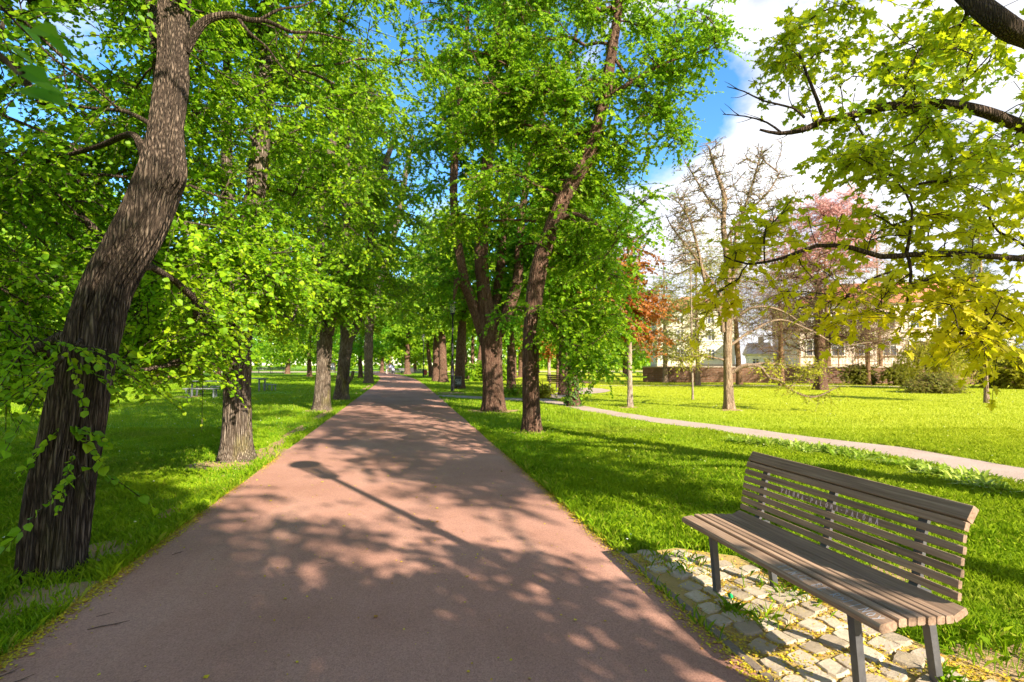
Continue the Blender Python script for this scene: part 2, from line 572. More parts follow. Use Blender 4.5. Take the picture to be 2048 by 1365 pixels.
def m_roof():
    m, nt, out = mat('red_roof_tile')
    tc = nt.nodes.new('ShaderNodeTexCoord')
    w = N(nt, 'ShaderNodeTexWave', Scale=3.2, Distortion=.4); w.bands_direction = 'Z'
    nt.links.new(tc.outputs['Object'], w.inputs['Vector'])
    f = noise(nt, tc.outputs['Object'], 3, 6, .7)
    c = ramp(nt, f, [(.3, (.42, .14, .07)), (.7, (.56, .22, .12))])
    c = mixc(nt, mth(nt, 'MULTIPLY', w.outputs['Fac'], .3), c, (.36, .13, .07))
    principled(nt, out, c, .85, .2, w.outputs['Fac'], .5, .04)
    return m


M['brick'] = m_brick(); M['roof'] = m_roof()
M['coping'] = m_plain('pale_coping', (.48, .38, .30), .85, .1)
M['facade'] = m_plain('pale_facade', (.64, .51, .44), .9, .1, 0, .08, 2)
M['facade_base'] = m_plain('facade_plinth', (.50, .38, .31), .9, .1, 0, .12, 3)
M['facade_cream'] = m_plain('cream_facade', (.66, .60, .46), .9, .1, 0, .08, 2)
M['trim'] = m_plain('white_trim', (.74, .70, .66), .7, .2, 0, .05)
M['pane'] = m_plain('dark_window_glass', (.07, .075, .09), .12, .6, 0, .3, 3)
M['skin'] = m_plain('skin', (.52, .32, .23), .6, .3)
M['cloth_white'] = m_plain('white_cloth', (.74, .73, .76), .9, .1)
M['cloth_blue'] = m_plain('pale_blue_cloth', (.40, .42, .66), .9, .1)
M['cloth_beige'] = m_plain('beige_cloth', (.55, .47, .42), .9, .1)
M['cloth_grey'] = m_plain('grey_cloth', (.30, .29, .36), .9, .1)
M['hair'] = m_plain('dark_hair', (.04, .028, .02), .6, .3)
M['black'] = m_plain('black_fabric', (.025, .024, .03), .7, .3)


def m_glass():
    m, nt, out = mat('lantern_glass')
    g = N(nt, 'ShaderNodeBsdfGlossy', Roughness=.08); g.inputs['Color'].default_value = (.9, .9, .9, 1)
    t = nt.nodes.new('ShaderNodeBsdfTransparent'); t.inputs['Color'].default_value = (.82, .84, .80, 1)
    d = nt.nodes.new('ShaderNodeBsdfDiffuse'); d.inputs['Color'].default_value = (.5, .5, .46, 1)
    mx = N(nt, 'ShaderNodeMixShader', Fac=.18); mx2 = N(nt, 'ShaderNodeMixShader', Fac=.25)
    nt.links.new(t.outputs[0], mx.inputs[1]); nt.links.new(g.outputs[0], mx.inputs[2])
    nt.links.new(mx.outputs[0], mx2.inputs[1]); nt.links.new(d.outputs[0], mx2.inputs[2])
    nt.links.new(mx2.outputs[0], out.inputs['Surface'])
    return m


M['glass'] = m_glass()

# ------------------------------------------------------------------ leaves
T_LIND = (np.array([(0, 0, 0), (.12, .40, .07), (.55, .43, .08), (1.02, 0, -.10), (.55, -.43, .08), (.12, -.40, .07)]), [(0, 1, 2, 3), (0, 3, 4, 5)])
T_DIAM = (np.array([(0, 0, 0), (.45, .45, .05), (1, 0, -.06), (.45, -.45, .05)]), [(0, 1, 2, 3)])
_h = [(0, 0), (-.10, .16), (.06, .50), (.20, .28), (.36, .40), (.66, .62), (.60, .38), (.62, .20), (.80, .22), (1.05, 0)]
_mv = [(x, y, .20 * y - .16 * x * x) for x, y in _h] + [(x, -y, .20 * y - .16 * x * x) for x, y in _h[1:-1]]
T_MAPLE = (np.array(_mv), [tuple(range(10)), tuple([0, 9] + list(range(17, 9, -1)))])
T_BLADE = (np.array([(0, 0, 0), (.35, .10, .02), (.75, .07, 0), (1, 0, -.05), (.75, -.07, 0), (.35, -.10, .02)]), [(0, 1, 2, 3), (0, 3, 4, 5)])


def leaves_mesh(name, tmpl, pos, d, nrm, size):
    T, F = tmpl
    d = norm(d); nrm = nrm - d * np.sum(nrm * d, 1, keepdims=True); nrm = norm(nrm)
    s = np.cross(nrm, d)
    V = (pos[:, None, :] + size[:, None, None] * (T[None, :, 0:1] * d[:, None, :] + T[None, :, 1:2] * s[:, None, :] + T[None, :, 2:3] * nrm[:, None, :]))
    n, k = len(pos), len(T)
    fl = np.concatenate([np.array(f) for f in F]); fs = np.array([len(f) for f in F])
    loops = (np.arange(n)[:, None] * k + fl[None, :]).ravel()
    sizes = np.tile(fs, n)
    return mesh_np(name, V.reshape(-1, 3), loops=loops, sizes=sizes)


def sprays(rng, tips, dirs, k=6, m=13, tl=.6, back=.7, lsize=.07, droop=.28, flat=.55, updown=-.12):
    """twigs around each tip and leaves on each twig"""
    n = len(tips)
    dirs = norm(dirs)
    tp = np.repeat(tips, k, 0); dr = np.repeat(dirs, k, 0)
    T = n * k
    start = tp - dr * rng.uniform(0, back, (T, 1))
    rnd = rng.normal(0, 1, (T, 3)); rnd[:, 2] *= .45
    td = norm(dr * .55 + norm(rnd) * .85 + np.array([0, 0, updown]))
    L = tl * rng.uniform(.55, 1.25, T)
    t = (np.arange(m) + .5)[None, :] / m + rng.uniform(-.4, .4, (T, m)) / m
    t = .10 + .92 * t
    p = start[:, None, :] + td[:, None, :] * (L[:, None, None] * t[:, :, None])
    p[:, :, 2] -= droop * L[:, None] * t ** 2
    side = norm(np.cross(td, np.array([0, 0, 1.0])) + 1e-6)
    sgn = np.where(np.arange(m) % 2 == 0, 1.0, -1.0)[None, :, None]
    ld = td[:, None, :] * .55 + side[:, None, :] * sgn * .75 + rng.normal(0, .35, (T, m, 3)) + np.array([0, 0, -.30])
    out = dr * np.array([1, 1, .25])
    nr = (np.array([0, 0, .75]) + out * .55 + rng.normal(0, flat * .75, (T, 3)))[:, None, :] + rng.normal(0, flat * .75, (T, m, 3))
    sz = lsize * (rng.uniform(.8, 1.15, T)[:, None]) * rng.uniform(.45, 1.3, (T, m))
    return (start, td, L, droop), (p.reshape(-1, 3), ld.reshape(-1, 3), nr.reshape(-1, 3), sz.ravel())


def twig_mesh(mb, tw, r0=.006, r1=.002):
    start, td, L, droop = tw
    T = len(start)
    tt = np.array([0, .5, 1.0])
    c = start[:, None, :] + td[:, None, :] * (L[:, None, None] * tt[None, :, None])
    c[:, :, 2] -= droop * L[:, None] * tt[None, :] ** 2
    a = norm(np.cross(td, np.array([0.13, 0.2, 1.0])) + 1e-6); b = np.cross(td, a)
    ang = np.arange(3) / 3 * 2 * math.pi
    rr = np.array([r0, (r0 + r1) / 2, r1])
    V = c[:, :, None, :] + rr[None, :, None, None] * (np.cos(ang)[None, None, :, None] * a[:, None, None, :] + np.sin(ang)[None, None, :, None] * b[:, None, None, :])
    F = ring_faces(3, 3)
    FF = (np.arange(T)[:, None, None] * 9 + F[None]).reshape(-1, 4)
    mb.addq(V.reshape(-1, 3), FF)


def bark_disp(seed, amp=.10, k=7.0, zs=.9, base_z=0.0, flare=.30):
    def f(R, a, pts):
        A, Z = np.meshgrid(a, pts[:, 2] + seed * 3.1)
        n1 = fbm(np.cos(A) * k + 20, np.sin(A) * k + 20, Z * zs + 9, 2)
        n2 = fbm(np.cos(A) * 1.3 + 5, np.sin(A) * 1.3 + 5, Z * 1.5 + seed, 3)
        ridge = 1 - np.abs(n1 - .5) * 4
        zz = np.maximum(pts[:, 2] - base_z, 0)[:, None]
        root = 1 + flare * np.exp(-zz / .28) * (1 + .45 * np.cos(A * 5 + seed) + .3 * np.cos(A * 3 + 2 * seed))
        return R * root * (1 + amp * (ridge - .6) + .30 * (n2 - .5))
    return f


def grow(rng, stems, tips, zmin=1.6, r_tip=.006, max_r=.09, arch=.25, pathcost=.35, seg=.35, gamma=.5, up=0.0):
    """attach branches from the stems to every tip; returns list of (pts, radii) and the tip directions"""
    pos, par, plen, rad_fix, isst, dirn = [], [], [], [], [], []
    for st in stems:
        d = norm(np.gradient(st[:, :3], axis=0))
        for i, s in enumerate(st):
            if s[2] < zmin: continue
            pos.append(s[:3]); par.append(-1); plen.append(0.0); rad_fix.append(s[3]); isst.append(True); dirn.append(d[i])
    sp = np.array(pos)
    cap = len(pos) + len(tips) * 40
    Pn = np.zeros((cap, 3)); Pn[:len(pos)] = sp
    Pl = np.zeros(cap); cnt = len(pos)
    dtr = np.array([np.min(np.linalg.norm(sp - t, axis=1)) for t in tips])
    order = np.argsort(dtr)
    paths, tipdir = [], np.zeros((len(tips), 3))
    for ti in order:
        p = tips[ti]
        v = p - Pn[:cnt]
        dist = np.linalg.norm(v, axis=1)
        cost = dist + pathcost * Pl[:cnt] + np.maximum(0, -v[:, 2] - .15 * dist) * .9
        # prefer attach points that leave some run-out
        cost = cost + np.where(dist < .12, 5, 0)
        a = int(np.argmin(cost))
        q = Pn[a]; L = dist[a]
        d0 = dirn[a]
        dp = (p - q) / max(L, 1e-6)
        s0 = norm(dp * .8 + np.array(d0) * (.25 if isst[a] else .6) + np.array([0, 0, arch]))
        n = max(3, min(38, int(L / seg) + 2))
        c1 = q + s0 * L * .38; c2 = p - norm(dp + np.array([0, 0, -arch * .6])) * L * .33
        t = np.linspace(0, 1, n)[:, None]
        b = (1 - t) ** 3 * q + 3 * (1 - t) ** 2 * t * c1 + 3 * (1 - t) * t * t * c2 + t ** 3 * p
        if n > 3:
            b[1:-1] += rng.normal(0, .035 * min(1.5, L) ** .7, (n - 2, 3))
        idx = [a]
        for i in range(1, n):
            Pn[cnt] = b[i]; par.append(idx[-1]); isst.append(False); rad_fix.append(0)
            Pl[cnt] = Pl[idx[-1]] + np.linalg.norm(b[i] - b[i - 1])
            dirn.append(norm(b[i] - b[i - 1])); idx.append(cnt); cnt += 1
        paths.append(idx); tipdir[ti] = b[-1] - b[-2]
    acc = np.zeros(cnt)
    for idx in paths: acc[idx[-1]] += 1
    for i in range(cnt - 1, -1, -1):
        if par[i] >= 0: acc[par[i]] += acc[i]
    out = []
    for idx in paths:
        r = np.minimum(r_tip * np.maximum(acc[idx], 1) ** gamma, max_r)
        r[0] = r[1]
        if isst[idx[0]]:
            r = np.minimum(r, rad_fix[idx[0]] * .62)
        out.append((Pn[idx], r))
    return out, tipdir


def boughs(rng, blobs, n, p=1.8, per=6, spread=.5, center=None):
    """tips gathered into flat drooping boughs, so that the crown has layers and gaps"""
    nc = max(1, n // per)
    c = blob_points(rng, blobs, nc, p)
    cx = np.array(center if center is not None else blobs[0][:2], float)
    o = c[:, :2] - cx; o = o / np.maximum(np.linalg.norm(o, axis=1, keepdims=True), .05)
    k = per
    a = rng.normal(0, spread, (nc, k)); b = rng.normal(0, spread * .75, (nc, k)); h = rng.normal(0, spread * .20, (nc, k))
    sl = rng.uniform(.15, .6, nc)[:, None]
    x = c[:, 0:1] + o[:, 0:1] * a - o[:, 1:2] * b; y = c[:, 1:2] + o[:, 1:2] * a + o[:, 0:1] * b; z = c[:, 2:3] + h - sl * a
    t = np.stack([x, y, z], -1).reshape(-1, 3)
    return t[rng.permutation(nc * k)] if False else t


def blob_points(rng, blobs, n, p=2.0):
    w = np.array([b[6] if len(b) > 6 else b[3] * b[4] * b[5] for b in blobs], dtype=float); w /= w.sum()
    ch = rng.choice(len(blobs), n, p=w)
    B = np.array([b[:6] for b in blobs])[ch]
    v = norm(rng.normal(0, 1, (n, 3))) * rng.uniform(0, 1, (n, 1)) ** (1 / p)
    return B[:, :3] + v * B[:, 3:6]


def make_tree(name, label, cat, base, stems, tips, rng, leafmat, barkmat, tmpl=T_LIND, k=6, m=13, tl=.6, lsize=.07, droop=.28,
              trunk_sides=28, ring=.10, amp=.07, bark_k=6.0, zmin=1.6, r_tip=.006, max_r=.09, arch=.25, twigs=True, group=None,
              extra_leaves=None, flare=.3, updown=-.12, flat=.55, pathcost=.35, min_r=.0, back=.7, twr=(.006, .002), seg=.35, branch_sides=5, gamma=.5, bulges=()):
    base = np.asarray(base, dtype=float)
    root = empty(name, base)
    tag(root, label, cat, group)
    st = [catmull(s, ring) for s in stems]
    mb = MB()
    for si, s in enumerate(st):
        V, F = tube(s[:, :3], s[:, 3], trunk_sides if si == 0 else max(10, trunk_sides // 2),
                    bark_disp(si + base[0], amp, bark_k, .9, base[2], flare if si == 0 else 0.0))
        if si == 0:
            for c, dv, h, sg in bulges:      # healed branch scars swelling out of the trunk
                e = (V - np.asarray(c)) / np.asarray(sg)
                q = np.sum(e * e, 1)
                V = V + np.asarray(dv) * (h * (np.exp(-q) - .35 * np.exp(-q * 9)))[:, None] + norm(V - np.asarray(c)) * (h * .12 * np.exp(-q * .8) * np.sin(np.sqrt(q) * 16))[:, None]
        mb.addq(V, F)
    br, td = grow(rng, st, tips, zmin=zmin, r_tip=r_tip, max_r=max_r, arch=arch, pathcost=pathcost, seg=seg, gamma=gamma)
    for pts, r in br:
        if r[0] < min_r: continue
        V, F = tube(pts, r, branch_sides if r[0] < .03 else 8)
        mb.addq(V, F)
    if leafmat is not None or twigs:
        tw, lv = sprays(rng, tips, td, k, m, tl, back, lsize, droop, flat, updown)
        if twigs: twig_mesh(mb, tw, *twr)
    tr = mb.build('trunk', barkmat, root, base, smooth=True)
    if leafmat is not None:
        pos, ld, nr, sz = lv
        if extra_leaves is not None:
            pos = np.vstack([pos, extra_leaves[0]]); ld = np.vstack([ld, extra_leaves[1]]); nr = np.vstack([nr, extra_leaves[2]]); sz = np.concatenate([sz, extra_leaves[3]])
        me = leaves_mesh('crown', tmpl, pos - base, ld, nr, sz)
        link('crown', me, leafmat, root)
    return root


# where the foliage of the rows ends towards the lawn and towards the open sky
YLOW = np.array([(-400, 860), (0, 830), (60, 815), (110, 765), (240, 770), (340, 775), (400, 745), (470, 722), (530, 712), (600, 696), (640, 655), (690, 650),
                 (730, 690), (790, 712), (850, 705), (880, 680), (940, 655), (1000, 690), (1050, 700), (1130, 730), (1210, 765), (1300, 735), (1360, 660), (1500, 560), (2500, 500)], float)
XMAX = np.array([(-900, 1560), (0, 1510), (60, 1500), (150, 1470), (205, 1400), (290, 1375), (325, 1310), (360, 1345), (400, 1365), (480, 1340), (600, 1315), (680, 1270), (770, 1225)], float)


def trim(t, right=False, size=.3):
    px, py, d = proj(t)
    r = size / np.maximum(d, .1) * FPX
    ok = (d < 1.0) | (py + r * .8 < np.interp(px, YLOW[:, 0], YLOW[:, 1]))
    if right:
        ok &= (d < 1.0) | (px + r < np.interp(py, XMAX[:, 0], XMAX[:, 1]))
    ok &= np.linalg.norm(t - np.array([0, 0, CAM_H]), axis=1) > 2.4
    return t[ok]


def thin(rng, t, stems, w, p, y0=-200, y1=2000):
    """drop part of the tips that hang right in front of the drawn stems"""
    px, py, d = proj(t)
    hit = np.zeros(len(t), bool)
    for st in stems:
        lx, ly, ld = proj(catmull(np.array(st), .2)[:, :3])
        for q in range(len(lx)):
            hit |= (np.abs(px - lx[q]) < w) & (np.abs(py - ly[q]) < w) & (d < ld[q] + .1) & (py > y0) & (py < y1)
    return t[~(hit & (rng.random(len(t)) < p))]


def at(px, py, d, r):
    # a round stem looks wider towards the sides of a wide-angle view
    return np.append(P(px, py, d), r / math.sqrt(1 + min(1.1, abs(px - 1024) / FPX) ** 2))


# ---- left row -------------------------------------------------------------
def left_row():
    rng = np.random.default_rng(21)
    # the big leaning linden close to the camera
    b = G(124, 1135)
    s0 = [np.append(b + [0, 0, -.1], .255), at(124, 1120, 3.72, .248), at(127, 1060, 3.72, .25), at(135, 978, 3.72, .25), at(159, 814, 3.74, .228), at(181, 680, 3.78, .218), at(200, 600, 3.82, .21), at(220, 550, 3.86, .205), at(274, 455, 3.95, .208),
          at(310, 350, 4.05, .20), at(316, 290, 4.1, .17), at(318, 240, 4.15, .145), at(325, 170, 4.25, .148), at(328, 100, 4.35, .142), at(325, 0, 4.5, .145), at(335, -200, 4.8, .13), at(345, -500, 5.3, .10), at(340, -900, 6.0, .03)]
    s2 = [at(350, 85, 4.38, .05), at(368, 48, 4.38, .05), at(395, 18, 4.4, .042), at(440, 8, 4.45, .034), at(480, 18, 4.52, .027), at(520, 22, 4.6, .021), at(570, 44, 4.7, .016), at(620, 46, 4.8, .012), at(700, 66, 5.0, .006)]
    s2b = [at(455, 10, 4.48, .018), at(482, 45, 4.5, .014), at(520, 78, 4.6, .011), at(560, 128, 4.7, .008), at(625, 160, 4.8, .004)]
    s2c = [at(500, 20, 4.56, .016), at(545, -4, 4.6, .012), at(590, -12, 4.75, .009), at(650, -40, 4.9, .005)]
    s3 = [at(285, 330, 4.1, .05), at(250, 262, 4.3, .035), at(180, 285, 4.6, .03), at(90, 312, 5.0, .025), at(0, 345, 5.3, .02)]
    s4 = [at(305, 225, 4.3, .05), at(295, 120, 4.7, .05), at(280, 0, 5.0, .045), at(270, -150, 5.3, .03)]
    s5 = [at(320, 262, 4.2, .03), at(240, 215, 4.4, .022), at(160, 205, 4.7, .018), at(60, 190, 5.0, .012)]
    x, y = b[0], b[1]
    bl = [(x - 1.6, y + 1.8, 3.3, 2.6, 2.8, 1.3), (x - 2.4, y + 1.5, 5.2, 3.0, 3.2, 2.2), (x - .2, y + 2.2, 5.0, 1.8, 1.8, 1.3), (x - .8, y + .6, 7.4, 3.0, 3.0, 2.0), (x - 3.6, y + 2.6, 2.6, 2.0, 2.0, 1.0)]
    t = boughs(rng, bl, 900, 1.8, 5, .36, (x, y))
    t = trim(t)
    px, py, d = proj(t)
    tx = np.interp(py, [-300, 0, 130, 345, 440, 560, 680, 830, 1120], [340, 340, 340, 320, 285, 214, 181, 157, 113])
    infront = (np.abs(px - tx) < 150) & (d < 4.1)
    keep = ~infront | (rng.random(len(t)) < .26) & (py > 420) & (py < 760)
    keep &= ~((d < 3.0) & (px > -300))
    lim = np.zeros(len(t), bool)
    for st_ in (s2[:4], s3, s4, s5):
        lx, ly, ld_ = proj(np.array(st_)[:, :3])
        for q in range(len(lx) - 1):
            for f_ in (0, .33, .66):
                lim |= (np.hypot(px - (lx[q] + (lx[q + 1] - lx[q]) * f_), py - (ly[q] + (ly[q + 1] - ly[q]) * f_)) < 42) & (d < ld_[q] + .1)
    keep &= ~(lim & (rng.random(len(t)) < .85))
    t = t[keep]; t = t[rng.permutation(len(t))[:620]] if len(t) > 620 else t
    low = np.array([P(70, 700, 3.9), P(150, 690, 3.55), P(215, 700, 3.5), P(100, 765, 3.6), P(20, 740, 4.0), P(190, 995, 3.55)])
    hang = [P(px_, py_, d_) for px_, py_, d_ in zip(rng.uniform(-120, 120, 110), rng.uniform(540, 800, 110), rng.uniform(4.6, 6.4, 110)) if py_ < 795 - .35 * max(px_, 0)]
    hang += [P(px_, py_, d_) for px_, py_, d_ in zip(rng.uniform(235, 430, 90), rng.uniform(560, 745, 90), rng.uniform(4.8, 6.8, 90))]
    t = np.vstack([t, low, hang])
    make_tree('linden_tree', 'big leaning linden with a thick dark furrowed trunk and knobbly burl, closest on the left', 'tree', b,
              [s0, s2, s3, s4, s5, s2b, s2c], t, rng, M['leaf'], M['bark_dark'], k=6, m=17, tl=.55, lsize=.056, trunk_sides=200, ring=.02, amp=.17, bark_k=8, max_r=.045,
              group='lindens along the left path edge', flare=.08, zmin=1.7,
              bulges=[(P(362, 338, 3.93), norm(np.array([CY, -SY, -.25]) - .45 * np.array([SY, CY, 0])), .26, (.15, .15, .15)), (P(330, 300, 4.0), norm(np.array([CY, -SY, .2])), .03, (.1, .1, .2)), (P(170, 640, 3.6), norm(np.array([-CY, SY, 0])), .03, (.1, .1, .12))])

    # second linden, sunlit base
    b = G(478, 918)
    s0 = [np.append(b + [0, 0, -.1], .25), at(478, 905, 8.0, .245), at(478, 840, 8.0, .225), at(475, 760, 8.0, .228), at(474, 700, 8.0, .23), at(478, 620, 8.0, .21), at(492, 480, 8.1, .19), at(508, 330, 8.2, .16), at(515, 200, 8.3, .13), at(520, 0, 8.5, .1), at(520, -300, 8.8, .06)]
    s1 = [at(470, 680, 8.0, .15), at(455, 560, 8.3, .13), at(445, 400, 8.6, .11), at(440, 200, 8.8, .09), at(436, 0, 9, .06)]
    x, y = b[0], b[1]
    bl = [(x + .2, y + .3, 7.2, 3.4, 3.0, 3.4), (x - 1.5, y - .6, 3.6, 3.0, 2.6, 1.3), (x + 1.2, y + .2, 4.4, 1.9, 2.2, 1.2), (x - .5, y - 1.8, 4.6, 2.2, 1.6, 1.5), (x + .3, y - .8, 2.9, 1.5, 1.3, .8, 6), (x - .2, y - 1.2, 2.75, 2.2, .9, .7, 10), (x + .2, y - .6, 3.6, 1.8, .8, .9, 6)]
    t = thin(rng, trim(boughs(rng, bl, 1300, 1.8, 6, 0.38, (x, y))), [s0, s1], 34, .8, 120, 500)[:860]
    make_tree('linden_tree', 'linden with a stout straight trunk, its base bright in the sun, beside the picnic tables', 'tree', b, [s0, s1], t, rng, M['leaf'], M['bark'],
              k=6, m=18, tl=.6, lsize=.062, trunk_sides=96, ring=.05, amp=.09, bark_k=8, max_r=.06, group='lindens along the left path edge', zmin=1.9)

    # third
    b = G(645, 820)
    d = 16.7
    s0 = [np.append(b + [0, 0, -.1], .28), at(645, 810, d, .275), at(647, 740, d, .25), at(648, 680, d, .26), at(640, 640, d, .21), at(630, 540, d, .20), at(640, 420, d, .17), at(660, 250, d, .13), at(670, 0, d, .08)]
    s1 = [at(655, 670, d, .2), at(675, 560, d + .3, .15), at(690, 400, d + .4, .12), at(685, 200, d + .5, .08)]
    x, y = b[0], b[1]
    bl = [(x, y, 8.6, 3.8, 3.0, 4.8), (x + 1.4, y - .5, 4.6, 2.0, 2.2, 1.5), (x - 1.8, y - .5, 4.0, 2.4, 2.4, 1.4), (x + .3, y - 1.2, 4.0, 1.6, .8, 1.1, 12)]
    t = thin(rng, trim(boughs(rng, bl, 900, 1.8, 6, 0.5, (x, y))), [s0, s1], 22, .7, 200, 560)[:640]
    make_tree('linden_tree', 'linden with yellow moss on its lower trunk, third along the left path edge', 'tree', b, [s0, s1], t, rng, M['leaf'], M['bark'],
              k=6, m=17, tl=.75, lsize=.086, trunk_sides=64, ring=.08, amp=.08, bark_k=8, twr=(.008, .003), group='lindens along the left path edge', zmin=2.4)

    # fourth, darker and double above
    b = G(685, 799)
    d = 21.7
    s0 = [np.append(b + [0, 0, -.1], .31), at(684, 790, d, .30), at(689, 720, d, .27), at(693, 670, d, .27), at(688, 600, d, .24), at(690, 450, d, .2), at(705, 250, d, .14), at(710, 60, d, .08)]
    s1 = [at(698, 680, d, .2), at(715, 640, d, .2), at(732, 540, d, .2), at(745, 430, d, .17), at(765, 330, d, .14), at(785, 260, d, .09)]
    s2 = [at(696, 765, d - .2, .10), at(704, 755, d - .2, .08), at(707, 742, d - .2, .07)]
    x, y = b[0], b[1]
    bl = [(x - .5, y, 9.5, 3.6, 3.2, 5.2), (x - 2, y, 4.8, 2.4, 2.4, 1.6), (x + 1.8, y, 5.6, 1.6, 2, 1.4), (x + .4, y - 1.2, 4.6, 1.8, .8, 1.0, 10)]
    t = thin(rng, trim(boughs(rng, bl, 800, 1.8, 6, 0.6, (x, y))), [s0, s1], 18, .8, 200, 600)[:560]
    make_tree('linden_tree', 'linden with a dark shaded trunk and a broken stub low on its right side', 'tree', b, [s0, s1, s2], t, rng, M['leaf'], M['bark'],
              k=6, m=15, tl=.85, lsize=.108, trunk_sides=48, ring=.12, amp=.08, bark_k=8, twr=(.01, .004), group='lindens along the left path edge', zmin=3)

    # fifth, where the path bends
    b = G(738, 767)
    d = 40.5
    s0 = [np.append(b + [0, 0, -.1], .38), at(738, 762, d, .38), at(737, 720, d, .36), at(737, 690, d, .36), at(742, 640, d, .3), at(760, 560, d, .28), at(782, 480, d, .26), at(800, 390, d, .22), at(815, 300, d, .17), at(822, 262, d, .1)]
    s1 = [at(737, 680, d, .28), at(728, 600, d, .22), at(735, 480, d, .18), at(750, 350, d, .12)]
    x, y = b[0], b[1]
    bl = [(x, y, 11, 4.2, 4, 6.0), (x - 2, y, 6, 4, 3.5, 2.5), (x + 2.0, y, 7.5, 2.4, 3, 2.5)]
    t = thin(rng, trim(boughs(rng, bl, 500, 1.8, 6, 0.85, (x, y))), [s0, s1], 22, .9, 200, 640)[:380]
    make_tree('linden_tree', 'linden with an upper trunk leaning right, standing where the red path begins to bend left', 'tree', b, [s0, s1], t, rng, M['leaf_far'], M['bark'],
              k=5, m=12, tl=1.0, lsize=.20, trunk_sides=32, ring=.2, amp=.08, twr=(.014, .006), group='lindens along the left path edge', zmin=4, arch=.2)


left_row()


